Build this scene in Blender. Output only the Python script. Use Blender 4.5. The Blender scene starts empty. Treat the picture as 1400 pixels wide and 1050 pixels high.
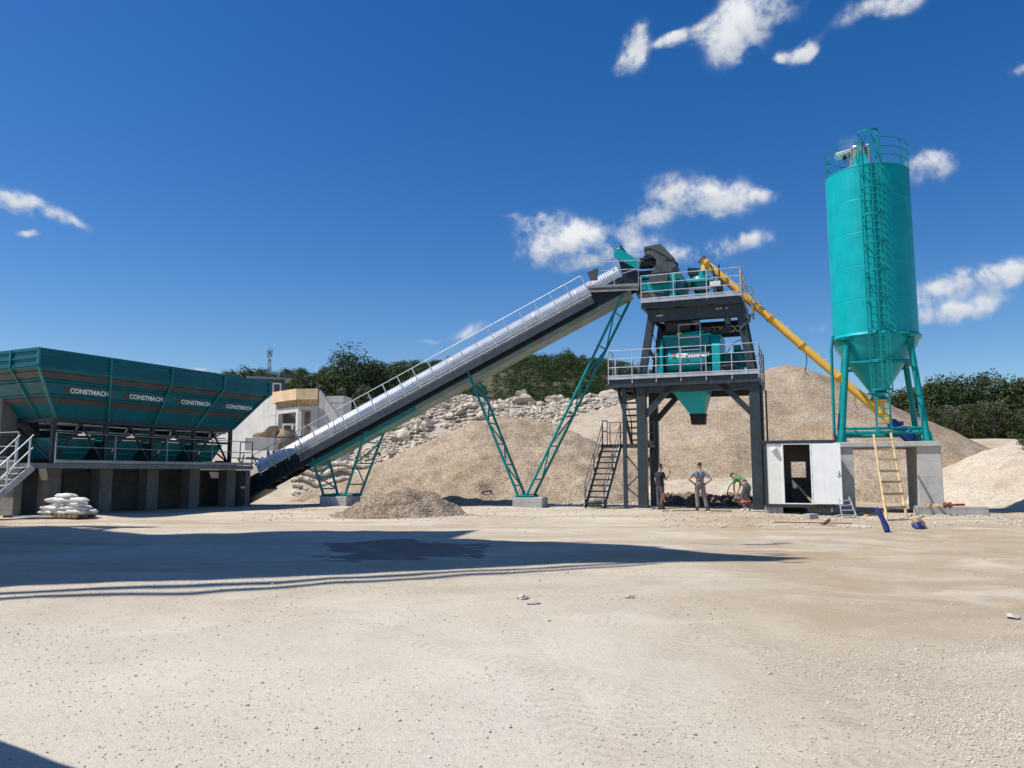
import bpy, bmesh, math, random
import numpy as np
from mathutils import Vector, Matrix, Euler, noise as mnoise
R = math.radians
random.seed(7)
rng = np.random.default_rng(7)
SC = bpy.context.scene
COL = SC.collection
# ---------------------------------------------------------------- camera model
F_PX, CX, CY, CAMH = 1060.0, 700.0, 525.0, 1.5
TH = math.atan2(123.0, F_PX)
CT, ST = math.cos(TH), math.sin(TH)

def ray(px, py):
    a = (px - CX) / F_PX; b = (CY - py) / F_PX
    y = CT - b * ST
    return a / y, (ST + b * CT) / y          # X/Y and (Z-h)/Y

def at(px, py, Y):
    rx, rz = ray(px, py)
    return Vector((rx * Y, Y, CAMH + rz * Y))

def ground_at(px, py, z=0.0):
    rx, rz = ray(px, py)
    Y = (z - CAMH) / rz
    return Vector((rx * Y, Y, z))

def onplane(px, py, P, n):
    """hit of the sight line with the vertical plane through P with plan normal n"""
    rx, rz = ray(px, py)
    Y = (P[0] * n[0] + P[1] * n[1]) / (rx * n[0] + n[1])
    return Vector((rx * Y, Y, CAMH + rz * Y))

class Frame:
    def __init__(s, x, y, z=0.0, rot=0.0):
        s.o = Vector((x, y, z)); s.rot = rot
        s.c, s.s = math.cos(rot), math.sin(rot)
    def w(s, x, y, z=0.0):
        return Vector((s.o.x + x * s.c - y * s.s, s.o.y + x * s.s + y * s.c, s.o.z + z))
    def l(s, p):
        dx, dy = p[0] - s.o.x, p[1] - s.o.y
        return Vector((dx * s.c + dy * s.s, -dx * s.s + dy * s.c, p[2] - s.o.z))
    def px(s, px, py, y):
        """local point on the local plane y=const seen at a picture point"""
        n = (-s.s, s.c)
        P = s.w(0, y)
        return s.l(onplane(px, py, P, n))

def tag(o, label=None, cat=None, group=None, kind=None):
    if label: o['label'] = label
    if cat: o['category'] = cat
    if group: o['group'] = group
    if kind: o['kind'] = kind
    return o

def thing(name, label, cat, fr, group=None):
    o = bpy.data.objects.new(name, None); COL.objects.link(o)
    o.empty_display_size = 0.2
    o.location = fr.o; o.rotation_euler = (0, 0, fr.rot)
    return tag(o, label, cat, group)

def kids(o):
    return [c for c in bpy.data.objects if c.parent == o]

def copy_tree(o, parent=None):
    c = o.copy(); COL.objects.link(c); c.parent = parent
    for ch in list(o.children): copy_tree(ch, c)
    return c

# ---------------------------------------------------------------- mesh builder
class MB:
    def __init__(s): s.v = []; s.f = []; s.sm = []
    def add(s, vs, fs, smooth=False):
        b = len(s.v)
        s.v.extend([tuple(p) for p in vs])
        for f in fs:
            s.f.append(tuple(i + b for i in f)); s.sm.append(smooth)
        return s
    def box(s, c, d, rot=None):
        hx, hy, hz = d[0] / 2, d[1] / 2, d[2] / 2
        vs = [Vector((x, y, z)) for x in (-hx, hx) for y in (-hy, hy) for z in (-hz, hz)]
        if rot is not None: vs = [rot @ p for p in vs]
        c = Vector(c)
        return s.add([p + c for p in vs], [(0,1,3,2),(4,6,7,5),(0,4,5,1),(2,3,7,6),(0,2,6,4),(1,5,7,3)])
    def bx(s, x0, x1, y0, y1, z0, z1):
        return s.box(((x0+x1)/2, (y0+y1)/2, (z0+z1)/2), (abs(x1-x0), abs(y1-y0), abs(z1-z0)))
    def bar(s, a, b, w, h=None, up=(0, 0, 1)):
        h = h or w
        a, b, up = Vector(a), Vector(b), Vector(up)
        d = (b - a).normalized()
        if abs(d.dot(up)) > .98: up = Vector((0, 1, 0))
        sd = d.cross(up).normalized(); u2 = sd.cross(d)
        vs = []
        for p in (a, b):
            for i, j in ((-1,-1),(1,-1),(1,1),(-1,1)):
                vs.append(p + sd * (i * w / 2) + u2 * (j * h / 2))
        return s.add(vs, [(0,3,2,1),(4,5,6,7),(0,1,5,4),(1,2,6,5),(2,3,7,6),(3,0,4,7)])
    def tube(s, pts, r, n=8, closed=False, cap=True):
        pts = [Vector(p) for p in pts]
        m = len(pts); rs = r if isinstance(r, (list, tuple)) else [r] * m
        vs = []; prev = None
        for i, p in enumerate(pts):
            if closed: d = pts[(i+1) % m] - pts[i-1]
            else: d = pts[min(i+1, m-1)] - pts[max(i-1, 0)]
            d.normalize()
            if prev is None:
                up = Vector((0,0,1)) if abs(d.z) < .9 else Vector((0,1,0))
                sd = d.cross(up).normalized()
            else:
                sd = (prev - d * prev.dot(d)).normalized()
            prev = sd; u2 = sd.cross(d)
            for k in range(n):
                t = 2 * math.pi * k / n
                vs.append(p + (sd * math.cos(t) + u2 * math.sin(t)) * rs[i])
        fs = []
        for i in range(m if closed else m - 1):
            a = i * n; b = ((i + 1) % m) * n
            for k in range(n):
                fs.append((a+k, a+(k+1) % n, b+(k+1) % n, b+k))
        s.add(vs, fs, True)
        if cap and not closed:
            s.add(vs[:n], [tuple(range(n))[::-1]]); s.add(vs[-n:], [tuple(range(n))])
        return s
    def lathe(s, prof, n=32, c=(0,0,0), axis='z', cap=False, smooth=True, a0=0, a1=2*math.pi):
        c = Vector(c); vs = []
        full = abs(a1 - a0 - 2*math.pi) < 1e-6
        m = n if full else n + 1
        for r, z in prof:
            for k in range(m):
                t = a0 + (a1 - a0) * k / n
                p = (r*math.cos(t), r*math.sin(t), z)
                if axis == 'x': p = (z, p[0], p[1])
                if axis == 'y': p = (p[1], z, p[0])
                vs.append(Vector(p) + c)
        fs = []
        for i in range(len(prof)-1):
            for k in range(n):
                k2 = (k+1) % m if full else k+1
                fs.append((i*m+k, i*m+k2, (i+1)*m+k2, (i+1)*m+k))
        s.add(vs, fs, smooth)
        if cap:
            s.add(vs[:m], [tuple(range(m))[::-1]]); s.add(vs[-m:], [tuple(range(m))])
        return s
    def prism(s, poly, ext):
        """poly: 3-D loop; ext: extrusion vector"""
        ext = Vector(ext); p = [Vector(q) for q in poly]; n = len(p)
        fs = [tuple(range(n))[::-1], tuple(range(n, 2*n))] + [(i, (i+1) % n, n+(i+1) % n, n+i) for i in range(n)]
        return s.add(p + [q + ext for q in p], fs)
    def hexa(s, lo, hi):
        """frustum between two quads (same order)"""
        vs = [Vector(p) for p in lo] + [Vector(p) for p in hi]
        return s.add(vs, [(3,2,1,0),(4,5,6,7),(0,1,5,4),(1,2,6,5),(2,3,7,6),(3,0,4,7)])
    def build(s, name, mat, parent=None, bevel=0.0, fix=True):
        me = bpy.data.meshes.new(name)
        me.from_pydata(s.v, [], s.f)
        me.polygons.foreach_set('use_smooth', s.sm)
        if fix:
            bm = bmesh.new(); bm.from_mesh(me)
            bmesh.ops.recalc_face_normals(bm, faces=bm.faces)
            bm.to_mesh(me); bm.free()
        me.update()
        o = bpy.data.objects.new(name, me); COL.objects.link(o)
        if mat: me.materials.append(mat)
        if parent: o.parent = parent
        if bevel:
            md = o.modifiers.new('bevel', 'BEVEL'); md.width = bevel; md.segments = 2; md.limit_method = 'ANGLE'; md.angle_limit = R(40)
        return o

def text_mesh(txt, size, mat, parent, org, xdir, ydir, name='lettering', depth=.004, shear=.0, bold=.0, align='LEFT', mirror=False, sx=1.0):
    cu = bpy.data.curves.new('lettering', 'FONT'); cu.body = txt; cu.size = size; cu.shear = shear; cu.offset = bold
    cu.extrude = depth; cu.align_x = align; cu.resolution_u = 3
    o = bpy.data.objects.new('lettering', cu); COL.objects.link(o)
    dg = bpy.context.evaluated_depsgraph_get()
    me = bpy.data.meshes.new_from_object(o.evaluated_get(dg)); bpy.data.objects.remove(o); bpy.data.curves.remove(cu)
    x = Vector(xdir).normalized(); y = Vector(ydir).normalized(); z = x.cross(y).normalized()
    M = Matrix((x, y, z)).transposed().to_4x4(); M.translation = Vector(org)
    me.transform(Matrix.Diagonal((sx * (-1 if mirror else 1), 1, 1, 1))); me.transform(M)
    me.materials.clear(); me.materials.append(mat)
    r = bpy.data.objects.new(name, me); COL.objects.link(r); r.parent = parent
    return r

def np_mesh(name, V, Fq, mat, parent=None, smooth=False):
    """fast mesh from arrays; Fq is (n,k)"""
    V = np.asarray(V, np.float32); Fq = np.asarray(Fq, np.int32)
    me = bpy.data.meshes.new(name)
    n, k = Fq.shape
    me.vertices.add(len(V)); me.vertices.foreach_set('co', V.ravel())
    me.loops.add(n * k); me.loops.foreach_set('vertex_index', Fq.ravel())
    me.polygons.add(n); me.polygons.foreach_set('loop_start', np.arange(0, n*k, k, dtype=np.int32))
    me.polygons.foreach_set('loop_total', np.full(n, k, np.int32))
    me.polygons.foreach_set('use_smooth', np.full(n, smooth, bool))
    me.update(calc_edges=True); me.validate()
    o = bpy.data.objects.new(name, me); COL.objects.link(o)
    if mat: me.materials.append(mat)
    if parent: o.parent = parent
    return o

def smooth(a, b, x):
    t = min(1, max(0, (x - a) / (b - a))); return t * t * (3 - 2 * t)

def fbm(x, y, z=0.0, o=4, s=1.0):
    a, t, f = 1.0, 0.0, 1.0 / s
    for i in range(o):
        t += a * mnoise.noise(Vector((x * f, y * f, z * f + i * 7.3))); a *= .5; f *= 2.03
    return t
# ---------------------------------------------------------------- materials
class NT:
    def __init__(s, m):
        s.t = m.node_tree; s.n = s.t.nodes; s.l = s.t.links
    def new(s, kind, **kw):
        n = s.n.new(kind)
        for k, v in kw.items():
            if k in n.inputs: n.inputs[k].default_value = v
            else: setattr(n, k, v)
        return n
    def link(s, a, b): s.l.new(a, b)
    def noise(s, scale, detail=4, rough=.55, vec=None, dist=0.0, dim=None):
        n = s.new('ShaderNodeTexNoise')
        n.inputs['Scale'].default_value = scale; n.inputs['Detail'].default_value = detail
        n.inputs['Roughness'].default_value = rough; n.inputs['Distortion'].default_value = dist
        if vec is not None: s.link(vec, n.inputs['Vector'])
        return n.outputs['Fac']
    def ramp(s, fac, stops):
        r = s.new('ShaderNodeValToRGB'); e = r.color_ramp.elements
        while len(e) < len(stops): e.new(.5)
        for i, (p, c) in enumerate(stops):
            e[i].position = p; e[i].color = (*c, 1) if len(c) == 3 else c
        s.link(fac, r.inputs['Fac']); return r.outputs['Color']
    def math(s, op, a, b=0.0, c=None, clamp=False):
        n = s.new('ShaderNodeMath', operation=op); n.use_clamp = clamp
        for i, v in enumerate((a, b, c)):
            if v is None: continue
            if isinstance(v, (int, float)): n.inputs[i].default_value = v
            else: s.link(v, n.inputs[i])
        return n.outputs[0]
    def mix(s, fac, a, b, blend='MIX'):
        n = s.new('ShaderNodeMix', data_type='RGBA', blend_type=blend)
        for sock, v in ((n.inputs['Factor'], fac), (n.inputs[6], a), (n.inputs[7], b)):
            if isinstance(v, (int, float)): sock.default_value = v
            elif isinstance(v, (tuple, list)): sock.default_value = (*v, 1) if len(v) == 3 else v
            else: s.link(v, sock)
        return n.outputs[2]
    def maprange(s, v, a, b, c=0.0, d=1.0, kind='SMOOTHSTEP'):
        n = s.new('ShaderNodeMapRange', interpolation_type=kind)
        s.link(v, n.inputs['Value'])
        for k, x in zip(('From Min','From Max','To Min','To Max'), (a,b,c,d)): n.inputs[k].default_value = x
        return n.outputs['Result']
    def bump(s, h, strength, dist, nrm=None):
        b = s.new('ShaderNodeBump'); b.inputs['Strength'].default_value = strength; b.inputs['Distance'].default_value = dist
        s.link(h, b.inputs['Height'])
        if nrm is not None: s.link(nrm, b.inputs['Normal'])
        return b.outputs['Normal']
    def vec(s, kind='Object', scale=None):
        o = s.new('ShaderNodeTexCoord').outputs[kind]
        if scale is not None:
            m = s.new('ShaderNodeMapping'); m.inputs['Scale'].default_value = scale
            s.link(o, m.inputs['Vector']); o = m.outputs['Vector']
        return o

def newmat(name):
    m = bpy.data.materials.new(name); m.use_nodes = True
    nt = NT(m); b = nt.n['Principled BSDF']
    return m, nt, b

def paint(name, col, rough=.45, metal=0.0, var=.25, dirt=(.35,.30,.24), dirt_amt=.25, scale=1.5, bump=.0, spec=.5, streak=True):
    """coated metal with faint tonal drift, dust streaks and soft dents"""
    m, nt, b = newmat(name)
    v = nt.vec('Object')
    n1 = nt.noise(scale, 5, .6, v)
    c = nt.mix(nt.maprange(n1, .3, .7), tuple(x*(1-var) for x in col), tuple(min(1, x*(1+var*.6)) for x in col))
    vs = nt.vec('Object', (6, 6, .7)) if streak else nt.vec('Object', (3, 3, 3))
    n2 = nt.noise(scale*1.3, 6, .65, vs)
    c = nt.mix(nt.math('MULTIPLY', nt.maprange(n2, .52, .78), dirt_amt), c, dirt)
    nt.link(c, b.inputs['Base Color'])
    r = nt.math('ADD', nt.math('MULTIPLY', n2, .3), rough - .15)
    nt.link(r, b.inputs['Roughness'])
    b.inputs['Metallic'].default_value = metal
    b.inputs['Specular IOR Level'].default_value = spec
    if bump:
        nt.link(nt.bump(nt.noise(scale*.8, 3, .5, v), bump, .05), b.inputs['Normal'])
    return m

def mineral(name, cols, scale=3.0, rough=.95, bump=.5, bdist=.05, cell=None, cell_amt=.5, vec='Object'):
    """stone, concrete, soil: fbm colour plus optional stones (voronoi cells)"""
    m, nt, b = newmat(name)
    v = nt.vec(vec)
    n1 = nt.noise(scale, 8, .62, v)
    k = len(cols)
    c = nt.ramp(nt.maprange(n1, .28, .72, kind='LINEAR'), [(i/(k-1), cols[i]) for i in range(k)])
    h = nt.noise(scale*6, 6, .65, v)
    if cell:
        vs = nt.vec('Object', (1.0, 1.0, .18))
        c = nt.mix(nt.math('MULTIPLY', nt.maprange(nt.noise(.9, 7, .68, vs, .4), .46, .66), .55), c, tuple(q*.72 for q in cols[0]))
        c = nt.mix(nt.math('MULTIPLY', nt.maprange(nt.noise(.16, 4, .55, v, .6), .5, .68), .5), c, (cols[1][0]*1.06, cols[1][1]*.90, cols[1][2]*.76))
        vo = nt.new('ShaderNodeTexVoronoi', feature='F1'); vo.inputs['Scale'].default_value = cell
        nt.link(v, vo.inputs['Vector'])
        g = nt.new('ShaderNodeSeparateColor'); nt.link(vo.outputs['Color'], g.inputs[0])
        f = nt.maprange(g.outputs[0], 0, 1, 1 - cell_amt, 1 + cell_amt*.5, 'LINEAR')
        c = nt.mix(1.0, c, c, 'MIX')
        hsv = nt.new('ShaderNodeHueSaturation'); nt.link(c, hsv.inputs['Color']); nt.link(f, hsv.inputs['Value']); c = hsv.outputs['Color']
        inv = nt.math('SUBTRACT', 1.0, vo.outputs['Distance'])
        n = nt.bump(inv, min(1, bump*1.6), .6/cell)
        n = nt.bump(h, bump, bdist, n)
    else:
        n = nt.bump(h, bump, bdist)
    if 'cast_concrete' in name:
        sp = nt.new('ShaderNodeSeparateXYZ'); nt.link(v, sp.inputs[0])
        fr_ = nt.math('FRACT', nt.math('MULTIPLY_ADD', sp.outputs[2], 1.7, .13))
        ln = nt.math('SUBTRACT', 1.0, nt.maprange(nt.math('ABSOLUTE', nt.math('SUBTRACT', fr_, .5)), .004, .022))
        ln = nt.math('MULTIPLY', ln, nt.maprange(nt.noise(2.1, 4, .6, v), .38, .56))
        c = nt.mix(nt.math('MULTIPLY', ln, .55), c, tuple(q*.5 for q in cols[0]))
        st = nt.noise(.9, 7, .7, nt.vec('Object', (2.6, 2.6, .35)))
        c = nt.mix(nt.math('MULTIPLY', nt.maprange(st, .5, .7), .5), c, tuple(q*.72 for q in cols[0]))
    nt.link(c, b.inputs['Base Color']); nt.link(n, b.inputs['Normal'])
    b.inputs['Roughness'].default_value = rough; b.inputs['Specular IOR Level'].default_value = .2
    return m

def leafmat(name, c0, c1, trans=.25):
    m, nt, b = newmat(name)
    geo = nt.new('ShaderNodeNewGeometry')
    v = nt.vec('Object')
    n = nt.noise(.35, 3, .5, v)
    f = nt.math('ADD', nt.math('MULTIPLY', geo.outputs['Random Per Island'], .6), nt.math('MULTIPLY', n, .5))
    c = nt.mix(f, c0, c1)
    nt.link(c, b.inputs['Base Color']); b.inputs['Roughness'].default_value = .6
    b.inputs['Specular IOR Level'].default_value = .25
    tr = nt.new('ShaderNodeBsdfTranslucent'); nt.link(c, tr.inputs['Color'])
    mx = nt.new('ShaderNodeMixShader'); mx.inputs[0].default_value = trans
    nt.link(b.outputs[0], mx.inputs[1]); nt.link(tr.outputs[0], mx.inputs[2])
    nt.link(mx.outputs[0], nt.n['Material Output'].inputs['Surface'])
    return m

TEAL = (.000, .39, .425)
M = {}
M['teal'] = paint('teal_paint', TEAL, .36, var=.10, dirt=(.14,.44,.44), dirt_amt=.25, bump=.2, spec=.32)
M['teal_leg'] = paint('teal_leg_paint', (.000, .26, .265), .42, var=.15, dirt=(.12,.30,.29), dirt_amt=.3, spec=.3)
M['teal_shaded'] = paint('teal_paint_in_shade', (.000, .122, .162), .42, var=.2, dirt=(.03,.14,.16), dirt_amt=.35, bump=.2, spec=.3)  # the same teal paint, with the bin's shade put into its colour
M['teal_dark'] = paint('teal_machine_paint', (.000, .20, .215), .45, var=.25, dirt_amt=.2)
M['stripe'] = paint('dark_brown_band', (.075, .05, .05), .5, var=.3, dirt=(.14,.10,.08), dirt_amt=.5)  # brown colour for the raised bands round the bin
M['slate'] = paint('slate_steel_paint', (.030, .045, .055), .45, var=.25, dirt=(.22,.20,.17), dirt_amt=.28)
M['navy'] = paint('dark_blue_steel_paint', (.012, .022, .035), .45, var=.25, dirt=(.18,.17,.15), dirt_amt=.2)
M['hood'] = paint('grey_hood_paint', (.075, .085, .092), .5, var=.2, dirt_amt=.2)
M['galv'] = paint('galvanised_steel', (.56, .58, .61), .42, .35, var=.2, dirt=(.35,.34,.32), dirt_amt=.3, scale=4)
M['galv_dull'] = paint('dull_galvanised_steel', (.34, .36, .38), .5, .4, var=.25, dirt_amt=.3, scale=4)
M['pan'] = paint('pale_belt_pan', (.20, .27, .265), .55, .1, var=.2, dirt=(.4,.37,.32), dirt_amt=.45)
M['rubber'] = paint('black_rubber', (.015, .015, .016), .75, var=.3, dirt_amt=.25)
M['yellow'] = paint('yellow_paint', (.92, .52, .08), .38, var=.06, dirt=(.75,.42,.06), dirt_amt=.15)
M['blue_motor'] = paint('blue_motor_paint', (.01, .045, .28), .4, var=.2, dirt_amt=.15)
M['white_panel'] = paint('white_sandwich_panel', (.84, .86, .85), .45, var=.05, dirt=(.55,.53,.48), dirt_amt=.3)
M['cream_panel'] = paint('cream_sandwich_panel', (.86, .86, .78), .45, var=.05, dirt=(.60,.55,.45), dirt_amt=.35)
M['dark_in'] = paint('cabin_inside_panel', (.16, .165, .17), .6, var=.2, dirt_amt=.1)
M['white_txt'] = paint('white_letter_paint', (.82, .84, .84), .5, var=.06, dirt_amt=.15)
M['grey_txt'] = paint('grey_white_letter_paint', (.55, .62, .62), .5, var=.1, dirt_amt=.15)
M['emblem'] = paint('dull_red_letter_paint', (.20, .035, .02), .5, var=.15, dirt_amt=.1)
M['red'] = paint('red_paint', (.42, .05, .03), .5, var=.15, dirt_amt=.2)
M['wood'] = paint('pale_timber', (.58, .42, .24), .7, var=.3, dirt=(.35,.25,.15), dirt_amt=.4, scale=3, spec=.2)
M['wood_old'] = paint('weathered_timber', (.34, .25, .16), .8, var=.35, dirt=(.2,.15,.1), dirt_amt=.4, scale=3, spec=.2)
M['ply'] = paint('formwork_plywood', (.72, .52, .31), .6, var=.2, dirt=(.40,.27,.14), dirt_amt=.4, scale=.8, spec=.25)
M['concrete'] = mineral('cast_concrete', [(.37,.36,.335),(.50,.49,.45),(.58,.57,.53)], 1.3, .9, .25, .02)
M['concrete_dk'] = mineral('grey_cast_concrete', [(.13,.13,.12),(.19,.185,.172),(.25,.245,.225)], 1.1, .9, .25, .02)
M['concrete_w'] = mineral('white_cast_concrete', [(.50,.49,.46),(.60,.585,.55),(.68,.66,.62)], .5, .9, .2, .03)
M['block'] = mineral('concrete_block', [(.30,.30,.29),(.38,.375,.36),(.43,.42,.40)], 6, .95, .5, .01)
M['sack'] = mineral('white_woven_sack', [(.55,.54,.51),(.68,.67,.64),(.76,.75,.72)], 4, .75, .35, .02)
M['bark'] = mineral('bark', [(.07,.05,.035),(.12,.09,.065)], 5, .9, .6, .03)
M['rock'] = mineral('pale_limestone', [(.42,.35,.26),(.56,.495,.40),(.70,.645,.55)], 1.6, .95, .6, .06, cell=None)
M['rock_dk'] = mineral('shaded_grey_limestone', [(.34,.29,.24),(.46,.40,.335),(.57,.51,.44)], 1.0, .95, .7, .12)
M['gravel_a'] = mineral('beige_gravel', [(.32,.24,.16),(.42,.33,.235),(.50,.41,.305)], .25, .97, .7, .06, cell=13.0, cell_amt=.38)
M['gravel_b'] = mineral('pale_gravel', [(.42,.34,.255),(.51,.425,.33),(.58,.50,.40)], .2, .97, .6, .05, cell=15.0, cell_amt=.3)
M['gravel_c'] = mineral('pale_dust', [(.46,.375,.28),(.55,.465,.36),(.61,.535,.43)], .4, .97, .45, .04, cell=12.0, cell_amt=.2)
M['gravel_d'] = mineral('pinkish_gravel', [(.36,.27,.21),(.45,.35,.28),(.53,.43,.35)], .3, .97, .6, .05, cell=14.0, cell_amt=.35)
M['dirt'] = mineral('brown_dirt', [(.20,.145,.095),(.32,.25,.18),(.44,.37,.29)], 1.5, .97, .8, .05, cell=14.0, cell_amt=.45)
M['soil'] = mineral('dug_soil', [(.13,.09,.06),(.24,.17,.12),(.38,.30,.22)], 1.4, .97, .9, .12)
M['stone'] = mineral('loose_stone', [(.36,.32,.27),(.48,.44,.385),(.60,.56,.50)], 3.0, .95, .4, .01)
M['leaf_far'] = leafmat('far_wood_leaves', (.020,.042,.012), (.070,.105,.030))
M['leaf_mid'] = leafmat('broad_leaves', (.024,.048,.015), (.105,.135,.045))
M['leaf_oliv'] = leafmat('olive_leaves', (.070,.078,.045), (.17,.175,.105))
M['leaf_pine'] = leafmat('dark_leaves', (.016,.036,.014), (.065,.095,.036))
M['skin'] = paint('skin', (.42,.24,.17), .55, var=.1, dirt_amt=0)
M['hair'] = paint('dark_hair', (.035,.022,.014), .7, var=.3, dirt_amt=0)
M['cl_navy'] = paint('navy_cloth', (.016,.018,.035), .85, var=.25, dirt_amt=.1)
M['cl_grey'] = paint('grey_cloth', (.20,.19,.185), .85, var=.2, dirt_amt=.15)
M['cl_tee'] = paint('blue_grey_cloth', (.22,.25,.28), .85, var=.15, dirt_amt=.1)
M['cl_dkgrey'] = paint('dark_grey_cloth', (.085,.085,.10), .85, var=.25, dirt_amt=.15)
M['cl_green'] = paint('green_cloth', (.10,.27,.075), .8, var=.15, dirt_amt=.05)
M['cl_orange'] = paint('orange_cloth', (.75,.13,.06), .7, var=.15, dirt_amt=.05)
M['cl_black'] = paint('black_cloth', (.014,.014,.016), .8, var=.25, dirt_amt=.15)
M['cl_white'] = paint('white_cloth', (.65,.65,.64), .7, var=.1, dirt_amt=.2)
M['blue_tarp'] = paint('blue_plastic', (.012,.03,.15), .45, var=.25, dirt_amt=.15)
M['black_tarp'] = paint('black_plastic_sheet', (.02,.022,.026), .35, var=.3, dirt_amt=.2)
M['lamp_glass'] = paint('lamp_cover', (.75,.76,.76), .25, var=.05, dirt_amt=.1)
M['rust'] = paint('rusty_steel', (.20,.075,.04), .8, var=.4, dirt=(.3,.2,.15), dirt_amt=.4)

def corrugated():
    m, nt, b = newmat('corrugated_zinc')
    v = nt.vec('Object')
    n = nt.noise(2.2, 5, .6, v)
    c = nt.mix(nt.maprange(n, .3, .7), (.56,.58,.60), (.70,.71,.72))
    nt.link(c, b.inputs['Base Color']); b.inputs['Metallic'].default_value = .8
    b.inputs['Roughness'].default_value = .42
    return m
M['zinc'] = corrugated()

M['galv_dk'] = paint('shaded_steel_grating', (.15, .17, .19), .5, .3, var=.2, dirt_amt=.25, scale=4)  # galvanised steel, darkened in colour to carry the shade on the walkway
M['chrome'] = paint('polished_steel', (.72,.74,.76), .22, .95, var=.05, dirt_amt=.05)
# ---------------------------------------------------------------- camera, sky, sun
cam = bpy.data.objects.new('camera', bpy.data.cameras.new('camera')); COL.objects.link(cam)
cam.location = (0, 0, CAMH); cam.rotation_euler = (R(90) + TH, 0, 0)
cam.data.sensor_width = 36; cam.data.lens = F_PX / 1400 * 36; cam.data.clip_end = 6000; cam.data.clip_start = .05
SC.camera = cam
SC.view_settings.view_transform = 'Standard'; SC.view_settings.look = 'None'
SC.view_settings.exposure = 0.14; SC.view_settings.gamma = 1
SUN_EL = R(57); SUN_DIR = Vector((-1.0, -.17, 0)).normalized()      # where the sun stands, in plan
sd = Vector((SUN_DIR.x * math.cos(SUN_EL), SUN_DIR.y * math.cos(SUN_EL), math.sin(SUN_EL)))
sun = bpy.data.objects.new('sun', bpy.data.lights.new('sun', 'SUN')); COL.objects.link(sun)
sun.data.energy = 4.9; sun.data.angle = R(.53); sun.data.color = (1.0, .955, .88)
sun.rotation_euler = (-sd).to_track_quat('-Z', 'Y').to_euler()

wd = bpy.data.worlds.new('World'); SC.world = wd; wd.use_nodes = True
nt = NT(wd); bg = nt.n['Background']
sky = nt.new('ShaderNodeTexSky', sky_type='NISHITA'); sky.sun_disc = False
sky.sun_elevation = SUN_EL; sky.sun_rotation = math.atan2(SUN_DIR.x, SUN_DIR.y)
sky.altitude = 300; sky.air_density = 1.0; sky.dust_density = .55; sky.ozone_density = 2.6
hs = nt.new('ShaderNodeHueSaturation'); hs.inputs['Hue'].default_value = .509; hs.inputs['Saturation'].default_value = 1.40; hs.inputs['Value'].default_value = 1.22
nt.link(sky.outputs[0], hs.inputs['Color'])
bg.inputs['Strength'].default_value = .088
wv = nt.new('ShaderNodeTexCoord').outputs['Generated']
wn = nt.new('ShaderNodeTexNoise'); wn.inputs['Scale'].default_value = 19; wn.inputs['Detail'].default_value = 9; wn.inputs['Roughness'].default_value = .6
wn.inputs['Distortion'].default_value = .35
nt.link(wv, wn.inputs['Vector'])
wf = nt.noise(46, 6, .6, wv)
wn0 = wn.outputs['Fac']
# cloud banks: centre and half extents given in picture units, stored as directions on the sky
CL = [(872,50,22,28,1.1,-15),(866,88,26,20,1.05,10),(1030,22,62,30,1.15,10),(1000,62,40,30,1.1,20),(940,48,32,12,.55,12),(1205,6,66,20,1.0,12),(1106,69,20,11,1.0,20),(1072,74,14,7,.85,0),(925,45,20,9,.8,25),
      (958,268,74,30,1.25,-6),(905,290,72,14,.8,18),(805,332,84,30,1.12,2),(762,345,60,26,.9,0),(730,307,34,13,.85,14),(850,352,80,20,.7,0),(1041,273,16,12,.85,0),(1021,332,38,17,.9,10),
      (962,345,52,17,.8,4),(1270,231,38,24,1.15,-10),(1345,384,110,24,1.1,8),(1290,428,60,16,.75,4),(28,278,62,22,1.0,-12),(92,298,44,10,.75,-18),
      (44,324,22,8,.75,0),(640,454,40,13,.6,15),(268,504,22,6,.65,0),(1398,94,22,11,.75,20),(1118,450,50,14,.45,0),(575,466,22,5,.4,10),
      (690,300,22,6,.35,0),(1168,205,26,22,.4,0),(1330,420,60,10,.4,5),(1185,380,22,9,.35,0)]
def dirn(px, py):
    rx, rz = ray(px, py); return Vector((rx, 1, rz)).normalized()
total = None; shade = None
vsub = nt.new('ShaderNodeVectorMath', operation='SUBTRACT')     # warp the direction so that no cloud edge is an ellipse
wcol = nt.new('ShaderNodeTexNoise'); wcol.inputs['Scale'].default_value = 14; wcol.inputs['Detail'].default_value = 5
nt.link(wv, wcol.inputs['Vector'])
vm = nt.new('ShaderNodeVectorMath', operation='MULTIPLY_ADD'); nt.link(wcol.outputs['Color'], vm.inputs[0])
vm.inputs[1].default_value = (.05, .05, .04); vm.inputs[2].default_value = (-.025, -.025, -.02)
va = nt.new('ShaderNodeVectorMath', operation='ADD'); nt.link(wv, va.inputs[0]); nt.link(vm.outputs[0], va.inputs[1])
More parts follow.
